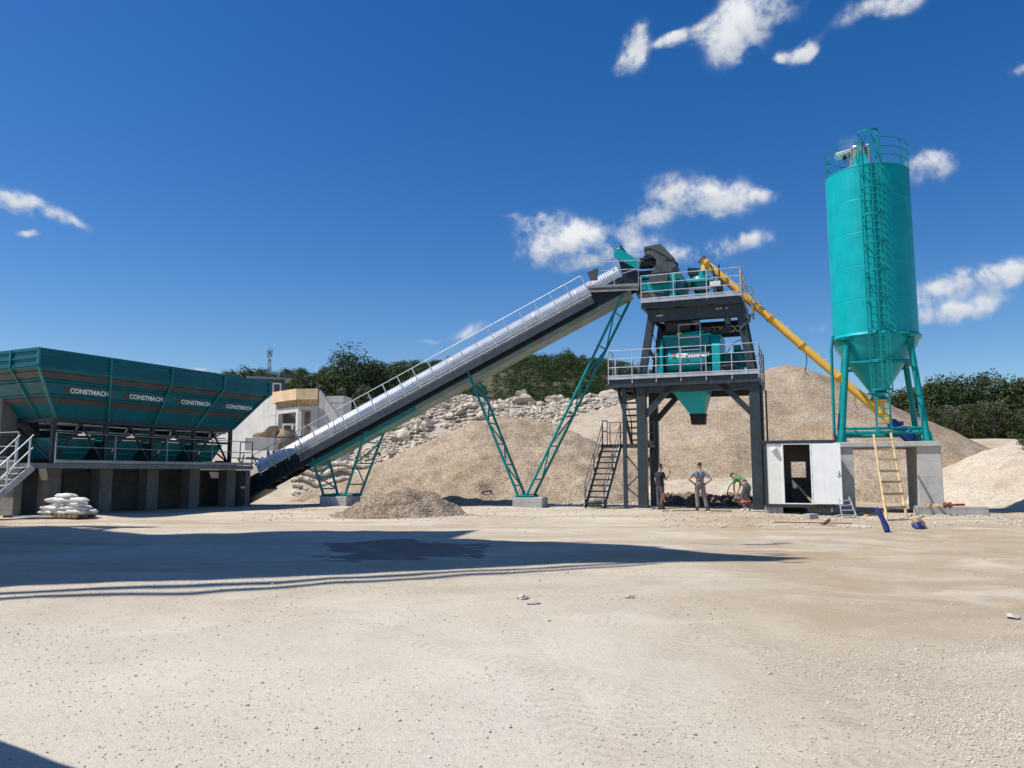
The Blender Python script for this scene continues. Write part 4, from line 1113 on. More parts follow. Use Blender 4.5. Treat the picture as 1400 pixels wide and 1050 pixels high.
# trestles
pads = []
def trestle(base_px, base_py, tops, label, hw, padlab):
    """tops: list of (px, py, h_off) sightings of the front chord head; both legs share the base"""
    bpt = ground_at(base_px, base_py); b0 = FC.l(bpt); b0.y = 0
    Z = .50
    w = FC.w(b0.x, 0); fr = Frame(w.x, w.y, 0, CA)
    root = thing('conveyor_trestle', label, 'trestle', fr)
    for (dx0, px, py, dxt) in tops:
        top = FC.px(px, py, -hw); tx = top.x - b0.x; tz = top.z
        f0 = Vector((dx0, -hw, Z)); f1 = Vector((tx, -hw, tz)); k0 = Vector((dx0 + dxt*.6, hw, Z)); k1 = Vector((tx + dxt, hw, tz))
        for a, b_ in ((f0, f1), (k0, k1)):
            mb = MB(); mb.tube([a, b_], .062, 10); mb.build('leg', M['teal_leg'], root, fix=False)
        mb = MB(); n = 5 if tz > 4 else 2
        for i in range(n + 1):
            t = (i + .5) / (n + 1); mb.tube([f0.lerp(f1, t), k0.lerp(k1, t)], .036, 6)
            if i < n:
                t2 = (i + 1.5) / (n + 1); P, Q = (f0.lerp(f1, t), k0.lerp(k1, t2)) if i % 2 else (k0.lerp(k1, t), f0.lerp(f1, t2)); mb.tube([P, Q], .036, 6)
        mb.tube([f1, k1], .06, 8); mb.build('lattice', M['teal_leg'], root, fix=False)
    mb = MB()
    xs_ = [t[0] for t in tops]
    for y in (-hw, hw): mb.tube([(min(xs_)-.1, y, Z), (max(xs_)+.35, y, Z)], .06, 8); mb.box(((min(xs_)+max(xs_))/2, y, Z-.05), (abs(xs_[1]-xs_[0])+.5, .3, .03))
    for x in xs_: mb.tube([(x,-hw,Z),(x,hw,Z)], .05, 8)
    mb.build('foot_frame', M['teal_leg'], root, fix=False)
    pf = Frame(w.x, w.y, 0, CA); pd = MB(); pd.bx(-.62, .72, -hw-.28, hw+.28, -.2, .435)
    o = pd.build('concrete_pad', M['concrete'], None, bevel=.02); o.location = (w.x, w.y, 0); o.rotation_euler = (0,0,CA)
    tag(o, padlab, 'concrete pad')
trestle(735, 690, [(-.42, 640, 509, .15), (-.05, 851, 404, .28)], 'tall V-shaped teal lattice trestle under the middle of the conveyor', .62, 'square concrete pad under the tall V-shaped trestle')
trestle(470, 690, [(-.55, 427, 627, .3), (.55, 500, 590, .45)], 'short teal trestle with splayed legs under the lower conveyor', .62, 'low concrete pad under the short splayed trestle')
# ---------------------------------------------------------------- mixing tower
AT = math.atan2(-.358, .934)
FT = Frame(5.71, 34.0, 0, AT)
W_, D_ = 4.75, 2.8
tower = thing('mixing_tower', 'slate grey steel mixing tower with two railed platforms and a reversed white sign', 'steel tower', FT)
ZD, ZU = 5.66, 9.05
def leg(a, b, w=.4):
    mb = MB(); mb.bar(a, b, w, w*.9, up=(0,1,0)); mb.bx(a[0]-w*.8, a[0]+w*.8, a[1]-w*.8, a[1]+w*.8, a[2]-.02, a[2]+.03) if a[2] < 1 else None
    return mb.build('leg', M['slate'], tower, bevel=.012)
for x in (0, W_):
    for y in (0, D_): leg((x, y, .0), (x, y, ZD-.30), .40)
for x, xt in ((.02, .52), (W_-.05, W_-.5)):
    for y in (0, D_): leg((x, y, ZD-.05), (xt, y+ (.15 if y == 0 else -.15), ZU-.45), .32)
for y in (0, D_):
    for a_, b_ in ((.15, 1.35), (W_-.15, W_-1.35)): mb = MB(); mb.bar((a_, y, 4.05), (b_, y, ZD-.3), .24, .22, up=(0,1,0)); mb.build('brace', M['slate'], tower)
mb = MB()
mb.bar((0,.15,2.9),(0,D_-.15,1.2),.07); mb.bar((0,.15,1.2),(0,D_-.15,2.9),.07); mb.bar((W_,.15,2.9),(W_,D_-.15,1.2),.07); mb.bar((0,.15,2.95),(0,D_-.15,2.95),.12)
mb.bar((.32,.2,7.0),(.30,D_-.2,6.6),.12)
mb.build('brace', M['slate'], tower)
# lower deck
x0, x1, y0, y1 = -1.42, 5.0, -.32, 3.5
def deck(name, x0, x1, y0, y1, z, hb, mat='slate'):
    mb = MB(); mb.bx(x0+.02, x1-.02, y0+.02, y1-.02, z-.06, z)
    for y in (y0, y1-.12): mb.bx(x0, x1, y, y+.12, z-hb, z-.065)
    for x in (x0, x1-.12): mb.bx(x+.002, x+.118, y0+.121, y1-.121, z-hb+.004, z-.068)
    n = max(2, int((x1-x0)/1.1))
    for i in range(1, n): x = x0+(x1-x0)*i/n; mb.bx(x-.05, x+.05, y0+.122, y1-.122, z-hb+.05, z-.07)
    return mb.build(name, M[mat], tower)
deck('lower_deck', x0, x1, y0, y1, ZD, .36)
mb = MB()
for y in (.0, D_): mb.bx(-.2, W_+.2, y-.11, y+.11, ZD-.62, ZD-.37)
mb.build('cross_beam', M['slate'], tower)
mb = MB(); railing(mb, [(x0+.03, y0-.03, ZD-.2), (x1-.03, y0-.03, ZD-.2)], h=1.5, levels=(1.48,1.10,.72,.36), spacing=1.12, r=.018)
mb.bx(x0, x1, y0-.07, y0-.045, ZD-.02, ZD+.10); mb.bx(x0, x1, y0-.06, y0-.04, ZD+.12, ZD+.17); mb.build('lower_front_rail', M['galv'], tower)
mb = MB(); railing(mb, [(x1-.02, y0, ZD-.2), (x1-.02, y1, ZD-.2)], h=1.5, levels=(1.48,1.1,.72), spacing=1.2); railing(mb, [(x0+.03, y0, ZD-.2), (x0+.03, .5, ZD-.2)], h=1.5, levels=(1.48,1.1,.72), spacing=.8)
railing(mb, [(x0+.6, y1, ZD-.2), (x1, y1, ZD-.2)], h=1.5, levels=(1.48,1.1,.72), spacing=1.2); mb.bx(x0-.005, x0+.02, y0, .6, ZD-.02, ZD+.18); mb.build('lower_side_rail', M['galv_dull'], tower)
mb = MB(); mb.bx(x0+.16, x0+.24, .45, .62, ZD, ZD+1.05); mb.bx(x0+.12, x0+.2, .42, .65, ZD+.2, ZD+.95); mb.build('gate_panel', M['galv'], tower)
# upper deck
ux0, ux1, uy0, uy1 = .12, 4.42, -.35, 3.2
deck('upper_deck', ux0, ux1, uy0, uy1, ZU, .30)
mb = MB(); mb.prism([(ux0+.15, uy0+.30, ZU-.305), (ux1-.1, uy0+.30, ZU-.305), (ux1-.15, uy0+.30, ZU-.86), (ux0+.42, uy0+.30, ZU-.86)], (0, .10, 0))
mb.prism([(ux0+.15, uy0+.40, ZU-.32), (ux0+.25, uy0+.4, ZU-.32), (ux0+.5, uy0+.4, ZU-.86), (ux0+.42, uy0+.4, ZU-.86)], (0, 2.4, 0))
mb.prism([(ux1-.1, uy0+.40, ZU-.32), (ux1-.2, uy0+.4, ZU-.32), (ux1-.25, uy0+.4, ZU-.86), (ux1-.15, uy0+.4, ZU-.86)], (0, 2.4, 0)); mb.build('fascia_beam', M['slate'], tower)
mb = MB(); mb.bx(.45, ux1-.15, D_-.55, D_-.45, ZU-1.35, ZU-.6); mb.build('sign_beam', M['navy'], tower)
text_mesh('CONSTMACH 2', .40, M['white_txt'], tower, (ux1-.22, D_-.555, ZU-1.12), (1,0,0), (0,0,1), name='sign_lettering', bold=.012, mirror=True, depth=.003)
mb = MB()
for (x, w, z) in ((.75,.22,-.62),(.98,.05,-.6),(3.3,.12,-.5),(3.46,.10,-.49),(3.72,.07,-.50)): mb.bx(x, x+w, uy0+.293, uy0+.299, ZU+z-.02, ZU+z+.035)
mb.build('chipped_lettering', M['grey_txt'], tower)
mb = MB(); railing(mb, [(ux0+.03, uy0-.03, ZU-.12), (ux1-.03, uy0-.03, ZU-.12)], h=1.3, levels=(1.28,.92,.55), spacing=1.4, r=.018); mb.bx(ux0, ux1, uy0-.075, uy0-.05, ZU-.06, ZU+.06); mb.bx(ux0, ux1, uy0-.065, uy0-.045, ZU+.09, ZU+.15)
mb.build('upper_front_rail', M['galv'], tower)
mb = MB(); railing(mb, [(ux1-.02, uy0, ZU-.12), (ux1-.02, uy1, ZU-.12)], h=1.3, levels=(1.28,.92,.55), spacing=1.2); mb.bx(ux1-.1, ux1+.03, uy0-.03, uy0+.06, ZU-.1, ZU+1.2)
railing(mb, [(ux0+.4, uy1, ZU-.12), (ux1, uy1, ZU-.12)], h=1.3, levels=(1.28,.92,.55), spacing=1.3); mb.bar((ux1+.32, .9, ZU-.75),(ux1+.32,.9,ZU+.6),.07); mb.bar((ux1+.32,1.6,ZU-.75),(ux1+.32,1.6,ZU+.6),.07)
for k in range(5): mb.bar((ux1+.32,.9,ZU-.65+.28*k),(ux1+.32,1.6,ZU-.65+.28*k),.04)
mb.build('upper_side_rail', M['galv_dull'], tower)
# discharge cone below the mixer
mb = MB(); t4 = [(1.12,.45,ZD-.36),(2.80,.45,ZD-.36),(2.80,2.2,ZD-.36),(1.12,2.2,ZD-.36)]; b4 = [(1.98,.95,4.08),(2.56,.95,4.08),(2.56,1.55,4.08),(1.98,1.55,4.08)]
mb.hexa(b4, t4); mb.build('discharge_cone', M['teal'], tower)
mb = MB(); mb.prism([(1.72,.455,ZD-.40),(2.42,.455,ZD-.40),(2.42,.60,ZD-.80),(1.86,.60,ZD-.80)], (0,-.02,0)); mb.build('cone_patch', M['teal'], tower)
mb = MB(); mb.hexa([(1.99,.92,3.68),(2.57,.92,3.68),(2.57,1.58,3.68),(1.99,1.58,3.68)], [(1.95,.92,4.09),(2.59,.92,4.09),(2.59,1.58,4.09),(1.95,1.58,4.09)]); mb.bx(1.92,2.62,.90,1.60,4.07,4.13); mb.build('rubber_sleeve', M['rubber'], tower)
# pipes and cables
mb = MB(); mb.tube([(W_+.28,-.02,.1),(W_+.28,-.02,5.2)], .05, 8); mb.tube([(W_+.45,.3,.8),(W_+.45,.3,5.0)], .035, 6); mb.bx(W_+.2,W_+.75,-.02,.02,1.95,2.0); mb.tube([(W_-.45,-.1,7.6),(W_-.1,-.15,7.9),(W_-.05,-.15,8.2)], .06, 8); mb.tube([(W_-.3,-.05,7.9),(W_-.2,-.1,7.3),(W_-.0,-.05,6.6)], .05, 8); mb.build('service_pipe', M['slate'], tower)
mb = MB(); mb.tube([(3.6,.5,6.6),(3.9,.2,7.0),(4.1,.2,7.15),(4.3,.3,7.2)], .018, 5); mb.tube([(.3,.3,8.2),(.5,.3,7.7),(.62,.4,7.3)], .02, 5); mb.build('cable', M['rubber'], tower)
# twin shaft mixer on the lower deck
FM = Frame(*FT.w(0,0)[:2], ZD, AT)
mix = thing('concrete_mixer', 'teal drum concrete mixer with white lettering standing on the lower steel platform', 'concrete mixer', FM)
mb = MB(); prof = []
for k in range(15):
    t = math.pi*.02 + math.pi*.96*k/14; prof.append((0, .95 - math.sin(t)*.70, .82 - math.cos(t)*.62))
body = [(0,1.0,.2)] + prof + [(0,1.0,1.44)]
mb.prism([(1.02,)+q[1:] for q in body], (1.75,0,0)); mb.build('drum_front', M['teal'], mix, bevel=.06)
mb = MB(); mb.bx(1.0, 3.05, .95, 2.4, .15, 1.40); mb.build('drum_body', M['teal_dark'], mix)
mb = MB(); mb.prism([(.82,.12,.05),(.82,2.5,.05),(.82,2.5,1.75),(.82,.4,1.80),(.82,.12,1.35)], (.12,0,0)); mb.bx(.60,.82,.5,1.6,.35,1.2); mb.bx(.72,.96,.08,.2,.0,.5); mb.build('end_plate', M['teal'], mix, bevel=.01)
mb = MB(); mb.prism([(3.06,.1,.06),(3.06,2.5,.06),(3.06,2.5,1.95),(3.06,.75,1.95),(3.06,.1,1.35)], (.34,0,0)); mb.build('end_plate', M['teal'], mix, bevel=.012)
mb = MB(); mb.prism([(2.55,.72,1.45),(3.05,.60,1.45),(3.40,.60,1.4),(3.0,.72,1.98),(2.6,.72,1.98)], (0,.5,0)); mb.build('gear_cover', M['teal'], mix)
mb = MB(); mb.bx(.95,2.9,.5,2.3,1.46,1.86); mb.build('lid_box', M['teal_dark'], mix)
mb = MB(); mb.bx(.92,2.95,.42,2.35,1.86,1.95); mb.bx(1.02,2.8,.44,.5,1.44,1.50); mb.build('lid_flange', M['teal'], mix)
mb = MB(); mb.tube([(1.75,.55,2.0),(2.7,.5,2.06)], .05, 8); mb.tube([(1.7,.7,2.02),(2.6,.9,2.05)], .04, 8); mb.build('water_pipe', M['teal'], mix)
mb = MB(); mb.tube([(1.55,.42,2.0),(1.75,.42,2.02)], .05, 6); mb.build('pipe_end', M['yellow'], mix)
mb = MB()
for x in (1.68, 2.6): mb.bar((x,.05,.0),(x,.05,2.35),.04)
for z in (2.32,1.75,1.2,.85): mb.bar((1.68,.05,z),(2.6,.05,z),.05)
mb.build('service_frame', M['galv_dull'], mix)
mb = MB(); c = Vector((3.42,1.1,.85))
mb.lathe([(0,0),(.30,0),(.30,.18),(.26,.2),(.26,.46),(.40,.48),(.40,1.05),(.33,1.1),(0,1.1)], 20, c, 'x'); mb.bx(3.5,4.3,.8,1.4,.0,.5); mb.bx(3.9,4.2,.85,1.3,1.2,1.42); mb.build('mixer_motor', M['teal_dark'], mix)
mb = MB(); mb.lathe([(0,.42),(.28,.42),(.34,.38),(.34,.34),(.22,.28),(.2,0),(0,0)], 18, (3.75,.25,.05)); mb.build('bearing_housing', M['hood'], mix)
mb = MB(); mb.bx(1.0,3.1,.2,.9,.02,.2); mb.bx(2.6,3.0,.1,.5,.1,.45); mb.bar((1.4,.3,.1),(1.8,.3,.45),.06); mb.build('mixer_base', M['navy'], mix)
text_mesh('CONSTMACH', .245, M['white_txt'], mix, (1.52,.236,.925), (1,0,0), (0,.30,1), bold=.022, depth=.004, sx=.92)
e = MB(); e.prism([(1.30,.232,.925),(1.49,.232,.925),(1.49,.262,1.0),(1.30,.262,1.0)],(0,-.006,0)); e.prism([(1.33,.268,1.02),(1.49,.268,1.02),(1.49,.292,1.09),(1.33,.292,1.09)],(0,-.006,0)); e.build('emblem', M['red'], mix)
# chute between the decks
FU = Frame(*FT.w(0,0)[:2], ZU, AT)
ch = thing('feed_chute', 'dark steel feed chute and valves hanging between the upper platform and the mixer', 'chute', FM)
mb = MB(); mb.hexa([(1.0,.9,2.0),(2.0,.9,2.0),(2.0,2.0,2.0),(1.0,2.0,2.0)], [(1.0,.7,2.55),(2.1,.7,2.55),(2.1,2.1,2.55),(1.0,2.1,2.55)]); mb.bx(.95,2.15,.66,2.15,2.56,2.95); mb.build('chute_body', M['navy'], ch)
mb = MB(); mb.bx(2.45,2.95,.8,1.5,2.0,2.3); mb.tube([(2.35,1.0,2.0),(2.35,1.0,2.9)], .12, 10); mb.tube([(1.85,.8,2.4),(1.85,.8,2.95)], .1, 10); mb.bx(2.9,3.8,1.0,1.12,2.05,2.18); mb.bx(3.55,3.8,.9,1.2,2.1,2.95); mb.build('valve_block', M['slate'], ch)
mb = MB(); mb.tube([(3.67,.95,2.4),(3.67,.95,2.9)], .11, 12); mb.tube([(2.35,.9,2.5),(2.35,.9,2.62)], .15, 12); mb.build('butterfly_valve', M['galv_dull'], ch)
# things on the upper deck
fp_ = lambda px, py, y: FU.px(px, py, y)
bat = thing('weigh_batcher', 'teal weighing vessel with a grey side box under the conveyor head', 'weigh hopper', FU)
y_ = .25
mb = MB(); mb.prism([fp_(876,384,y_), fp_(916,378,y_), fp_(916,394,y_), fp_(905,402,y_), fp_(893,400,y_), fp_(877,395,y_)], (0, 1.7, 0)); mb.build('vessel', M['teal'], bat, bevel=.015)
mb = MB(); mb.prism([fp_(882,394,y_+.05), fp_(914,392,y_+.05), fp_(915,407,y_+.05), fp_(904,407,y_+.05)], (0, 1.5, 0)); mb.build('vessel_cone', M['hood'], bat)
mb = MB(); mb.prism([fp_(915.5,373,y_-.12), fp_(923.5,372,y_-.12), fp_(923.5,412,y_-.12), fp_(915.5,413,y_-.12)], (0, .14, 0)); mb.build('post_plate', M['teal'], bat)
mb = MB(); p = [fp_(a, b_, y_+.1) for a, b_ in ((924,373.5),(931,373),(935,380),(935,393),(931,402),(924,403))]; mb.prism(p, (0, 1.5, 0)); mb.build('end_guard', M['teal_dark'], bat, bevel=.03)
mb = MB(); mb.prism([fp_(888,377,y_-.3), fp_(914,374.5,y_-.3), fp_(912,385,y_-.3), fp_(887,388,y_-.3)], (0, .28, 0)); mb.build('side_box', M['hood'], bat, bevel=.01)
mb = MB()
for a, b_ in ((878,379.5),(886,378.5)): q = fp_(a, b_, y_-.03); mb.box(q, (.3,.06,.05))
for a in (904, 910): q = fp_(a, 391.5, y_-.02); mb.box(q, (.12,.05,.35))
mb.build('stiffening_strips', M['teal'], bat)
mb = MB(); mb.tube([fp_(890,361,.2), fp_(899,365,.2), fp_(906,373,.15), fp_(911,379,.1)], .022, 6); mb.tube([fp_(893,380,.1), fp_(903,379,.0), fp_(908,384,-.02)], .018, 6); mb.build('hose', M['rubber'], bat)
hd = thing('dust_hood', 'dark grey beak shaped dust hood towering over the conveyor head', 'dust hood', FU)
hp = [(880.3,337.2),(901.5,333.2),(906.5,336.5),(921,351.5),(920.8,359),(925.5,362.5),(920.2,367),(919.2,371),(890.5,374),(896.5,362.5),(896.8,354.5),(888.5,347.5),(881,347.8)]
mb = MB(); mb.prism([fp_(a, b_, .55) for a, b_ in hp], (0, .95, 0)); mb.build('hood_shell', M['hood'], hd, bevel=.012)
mb = MB(); mb.prism([fp_(a, b_, .54) for a, b_ in ((880.5,341),(889,338.5),(915,352.2),(915,353.2),(889,339.7),(880.5,342.2))], (0,-.015,0)); mb.prism([fp_(a, b_, .54) for a, b_ in ((909,354.2),(921,354),(921,355.5),(909,355.5))], (0,-.02,0)); mb.prism([fp_(a, b_, .52) for a, b_ in ((888,374),(921,371),(921,372.5),(888,375.5))], (0, 1.0, 0)); mb.build('seams', M['navy'], hd)
mb = MB(); q = fp_(923,363,1.0); mb.lathe([(0,-.1),(.13,-.1),(.13,.12),(0,.16)], 12, q, 'x'); mb.build('fan_motor', M['navy'], hd)
cw = thing('cement_weigher', 'small teal cement weigh hopper below the top of the yellow screw pipe', 'weigh hopper', FU)
q0 = fp_(959, 400, 1.0); X_ = q0.x
mb = MB(); mb.lathe([(.0,.0),(.15,.0),(.18,.12),(.46,.55),(.46,.95),(.2,1.05)], 22, (X_, 1.1, .25)); mb.build('vessel', M['teal_dark'], cw)
mb = MB(); q = fp_(960, 372, 1.1); mb.tube([(q.x,1.1,1.25),(q.x,1.1,q.z+.05)], .14, 14); mb.bx(X_-.75,X_+.55,.6,1.6,.95,1.02); mb.build('inlet_pipe', M['teal'], cw)
mb = MB(); mb.bx(X_-.9,X_+.7,.5,.56,.55,.62); mb.bx(X_-.9,X_-.82,.5,.56,.0,.95); mb.bx(X_+.62,X_+.7,.5,.56,0,.95); mb.bx(X_-.9,X_+.7,1.6,1.66,.9,.97); mb.build('stand', M['galv_dull'], cw)
mb = MB(); mb.bx(X_+.45,X_+.9,.3,.6,.62,.82); mb.build('junction_box', M['white_panel'], cw)
mb = MB(); mb.bx(X_+.55,X_+.95,.7,1.1,0,.95); mb.tube([(X_+.6,.9,.9),(X_+.55,.9,1.5),(X_+.4,.9,1.75),(X_+.3,.9,1.6)], .04, 6); mb.tube([(X_+.8,.9,.9),(X_+.8,.9,1.7)], .035, 6); mb.build('pneumatic_unit', M['navy'], cw)
ih = thing('vent_hopper', 'small dark open inverted pyramid hopper beside the top of the yellow screw pipe', 'hopper', FU)
mb = MB(); a = fp_(940.5,366.8,1.3); b_ = fp_(956,366.5,1.3); cz = fp_(951,385,1.3)
t4 = [(a.x,1.2,a.z),(b_.x,1.2,b_.z-.02),(b_.x,2.0,b_.z-.02),(a.x,2.0,a.z)]; c4 = [(cz.x-.06,1.5,cz.z),(cz.x+.1,1.5,cz.z),(cz.x+.1,1.7,cz.z),(cz.x-.06,1.7,cz.z)]
mb.hexa(c4, [(p_[0],p_[1],p_[2]-.28) for p_ in t4]); mb.build('cone', M['hood'], ih); mb = MB(); mb.hexa([(p_[0],p_[1],p_[2]-.285) for p_ in t4], t4); mb.tube([(cz.x+.02,1.6,.3),(cz.x+.02,1.6,cz.z+.05)], .1, 10); mb.build('rim', M['navy'], ih)
# steel stairs at the left
st = thing('steel_staircase', 'two flight dark steel staircase climbing to the lower platform of the tower', 'staircase', FT)
def flight(p0, p1, w, ax, n, mat, rail=True, rails=2):
    """ax: unit vector across; p0 bottom, p1 top of the left stringer"""
    p0, p1, ax = Vector(p0), Vector(p1), Vector(ax)
    mb = MB()
    for k in (0, 1): mb.bar(p0 + ax*w*k, p1 + ax*w*k, .05, .20)
    mb.build('stringer', M['slate'], st)
    mb = MB(); d = (p1 - p0); run = Vector((d.x, d.y, 0)).normalized()
    for i in range(n):
        c = p0 + d * ((i + .7) / n) + ax * w / 2; mb.box(c, (abs(ax.x)*w + abs(run.x)*.28, abs(ax.y)*w + abs(run.y)*.28, .06))
    mb.build('treads', M['navy'], st)
    if rail:
        mb = MB()
        for k in (0, 1):
            for h in (1.0, .55, .12)[:rails+1]: mb.tube([p0 + ax*w*k + Vector((0,0,h)), p1 + ax*w*k + Vector((0,0,h))], .02, 6)
            for f in (0.02, .5, .98): q = p0.lerp(p1, f) + ax*w*k; mb.bar(q, q + Vector((0,0,1.0)), .04)
        mb.build('handrail', M['slate'], st)
# lower flight rises away from the camera, upper one turns back toward the platform
ZL = 2.85
pL = FT.l(ground_at(817, 690)); xl_ = FT.px(828, 650, .3).x
flight((xl_-.75, -.5, .05), (xl_-.32, 1.15, ZL), .85, (1,0,0), 11, 'slate')
xl2 = FT.px(843, 606, .5).x
mb = MB(); mb.bx(xl_-.35, .1, 1.1, 2.6, ZL-.14, ZL); mb.build('landing', M['slate'], st)
mb = MB(); railing(mb, [(xl_-.33, 1.15, ZL), (xl_-.33, 2.6, ZL)], spacing=1.4); railing(mb, [(xl_-.33, 2.58, ZL), (.05, 2.58, ZL)], spacing=1.0); railing(mb, [(xl_-.33,1.12,ZL),(xl_-.1,1.12,ZL)], spacing=1.0); mb.build('landing_rail', M['galv_dull'], st)
flight((-.78, 1.5, ZL), (-1.12, .0, ZD-.1), .72, (1,0,0), 10, 'slate', True, 0)
mb = MB(); mb.bar((-.78,.0,0),(-.78,.0,ZD-.3),.16,.16,up=(0,1,0)); mb.bar((-.70,.02,2.3),(-.05,.02,1.45),.05); mb.bar((-.70,.02,.95),(-.05,.02,1.55),.05); mb.bar((-.7,.02,.9),(-.05,.02,.35),.05); mb.bar((-.7,.0,ZL-.08),(-.2,.0,ZL-.08),.09); mb.build('stair_post', M['slate'], st)
for (x, y) in ((W_, 0), (0, 0), (W_, D_), (0, D_)):
    w = FT.w(x, y); p_ = MB(); p_.bx(-.42,.42,-.42,.42,-.2,.035); o = p_.build('footing', M['concrete'], None, bevel=.01); o.location = (w.x, w.y, 0); o.rotation_euler = (0,0,AT)
    tag(o, 'low concrete footing under the %s leg of the steel tower' % {(0,0):'front left',(W_,0):'front right',(0,D_):'rear left',(W_,D_):'rear right'}[(x,y)], 'footing')
# ---------------------------------------------------------------- cement silo
FS = Frame(15.1, 31.8, 0, AT)
silo = thing('cement_silo', 'tall bright teal cement silo with a caged ladder and railed top', 'silo', FS)
RS, ZC, ZTOP, ZS = 1.63, 7.1, 14.05, 2.74
mb = MB(); prof = []
sheets = 5
for k in range(sheets):
    a = ZC + (ZTOP-ZC)*k/sheets; b_ = ZC + (ZTOP-ZC)*(k+1)/sheets
    prof += [(RS-.003, a), (RS-.003, a+.006), (RS, a+.012), (RS, a+.05), (RS, a+.1), (RS, (a+b_)/2), (RS, b_-.1), (RS, b_-.05), (RS, b_-.012), (RS-.003, b_-.006)]
prof += [(RS-.003, ZTOP)]
mb.lathe(prof, 96); mb.lathe([(RS-.01,ZTOP-.01),(RS*.5,ZTOP+.16),(0.02,ZTOP+.22)], 64)
o = mb.build('silo_shell', M['teal'], silo, fix=False)
mb = MB(); mb.lathe([(RS-.02,ZC-.10),(RS+.10,ZC-.10),(RS+.10,ZC-.02),(RS+.03,ZC+.0),(RS+.03,ZC+.05),(RS-.01,ZC+.05)], 72); mb.lathe([(RS,ZTOP-.03),(RS+.012,ZTOP-.025),(RS+.012,ZTOP+.005),(RS-.03,ZTOP+.01)], 72); mb.build('ring_flange', M['teal'], silo, fix=False)
mb = MB(); mb.lathe([(RS-.02,ZC-.08),(RS-.06,ZC-.35),(.30,4.82),(.27,4.80),(.27,4.55)], 48); mb.build('cone', M['teal'], silo, fix=False)
mb = MB(); mb.lathe([(.30,4.84),(.40,4.84),(.40,4.78),(.30,4.78)], 32); mb.lathe([(.27,4.6),(.36,4.6),(.36,4.52),(.27,4.52)], 32); mb.build('outlet_flange', M['teal_dark'], silo, fix=False)
mb = MB(); mb.tube([(.25,-.1,4.62),(.55,-.25,4.7)], .03, 6); mb.box((.58,-.27,4.71),(.12,.05,.05)); mb.build('slide_gate', M['galv'], silo)
A0 = 1.52
for sx in (-1, 1):
    for sy in (-1, 1):
        mb = MB(); top = Vector((sx*1.14, sy*1.14, ZC-.25)); bot = Vector((sx*A0, sy*A0, ZS+.03))
        mb.tube([bot, top], .118, 16)
        mb.hexa([(bot.x-.25,bot.y-.25,ZS+.0),(bot.x+.25,bot.y-.25,ZS),(bot.x+.25,bot.y+.25,ZS),(bot.x-.25,bot.y+.25,ZS)], [(bot.x-.25,bot.y-.25,ZS+.03),(bot.x+.25,bot.y-.25,ZS+.03),(bot.x+.25,bot.y+.25,ZS+.03),(bot.x-.25,bot.y+.25,ZS+.03)])
        mb.hexa([(bot.x-.2,bot.y-.03,ZS+.03),(bot.x+.2,bot.y-.03,ZS+.03),(bot.x+.2,bot.y+.03,ZS+.03),(bot.x-.2,bot.y+.03,ZS+.03)], [(bot.x-.13,bot.y-.03,ZS+.4),(bot.x+.13,bot.y-.03,ZS+.4),(bot.x+.13,bot.y+.03,ZS+.4),(bot.x-.13,bot.y+.03,ZS+.4)])
        mb.box((sx*1.14, sy*1.14, ZC-.16), (.42,.42,.05)); mb.bar((sx*1.0,sy*1.14,ZC-.5),(sx*1.0,sy*1.14,ZC-.1),.05); mb.bar((sx*1.28,sy*1.14,ZC-.5),(sx*1.28,sy*1.14,ZC-.1),.05)
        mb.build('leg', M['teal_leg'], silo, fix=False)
zlo, zhi = 3.12, 5.95
def lp(sx, sy, z): t = (z-ZS)/(ZC-.25-ZS); k = A0 + (1.14-A0)*t; return Vector((sx*k, sy*k, z))
for z, r in ((zlo,.075),(zlo+.17,.06),(zhi,.07)):
    for a, b_ in (((-1,-1),(1,-1)),((1,-1),(1,1)),((1,1),(-1,1)),((-1,1),(-1,-1))): mb = MB(); mb.tube([lp(*a, z), lp(*b_, z)], r, 10); mb.build('leg_brace', M['teal_leg'], silo, fix=False)
for a, b_ in (((-1,-1),(1,-1)),): 
    for f in (.15,.45,.8): mb = MB(); q = lp(*a, zlo).lerp(lp(*b_, zlo), f); mb.box(q+Vector((0,-.02,.08)), (.05,.18,.30)); mb.build('brace_clamp', M['teal_leg'], silo, fix=False)
mb = MB(); mb.tube([(-1.78,-1.2,ZS+.35),(-1.74,-1.15,ZC-.6),(-1.66,-1.1,ZC+.02)], .06, 10); mb.build('fill_pipe', M['teal_leg'], silo, fix=False)
mb = MB(); mb.tube([(-1.78,-1.2,ZS+.35),(-1.78,-1.2,ZS+.1),(-1.95,-1.4,ZS+.02)], .075, 10); mb.build('hose_coupling', M['rust'], silo)
# ladder with cage
YL = -RS-.18
mb = MB()
for x in (-.25, .25): mb.bar((x, YL, 3.0), (x, YL, ZTOP+1.0), .065, .045)
z = 3.15
while z < ZTOP+.1: mb.tube([(-.25,YL,z),(.25,YL,z)], .02, 6); z += .29
for z in (5.95, 7.4, 9, 10.6, 12.2, 13.6):
    for x in (-.22,.22): mb.bar((x,YL,z),(x,-RS+.02 if z > 7 else -1.25,z+.0),.03)
mb.build('ladder', M['teal_leg'], silo)
mb = MB(); hoops = [4.75, 5.9, 7.1] + [8.3 + i*1.15 for i in range(5)]
def hoop(z): return [Vector((math.sin(t)*.37, YL-.02-.0 - (math.cos(t)+.45)*.36, z)) for t in [R(-125) + R(250)*k/14 for k in range(15)]]
for z in hoops + [ZTOP+1.15]:
    pts = hoop(z)
    for a, b_ in zip(pts, pts[1:]): mb.bar(a, b_, .014, .075)
for t in (-100, 0, 100):
    t = R(t); x, y = math.sin(t)*.375, YL-.02-(math.cos(t)+.45)*.365; mb.bar((x,y,4.72),(x,y,ZTOP+1.17),.05,.014)
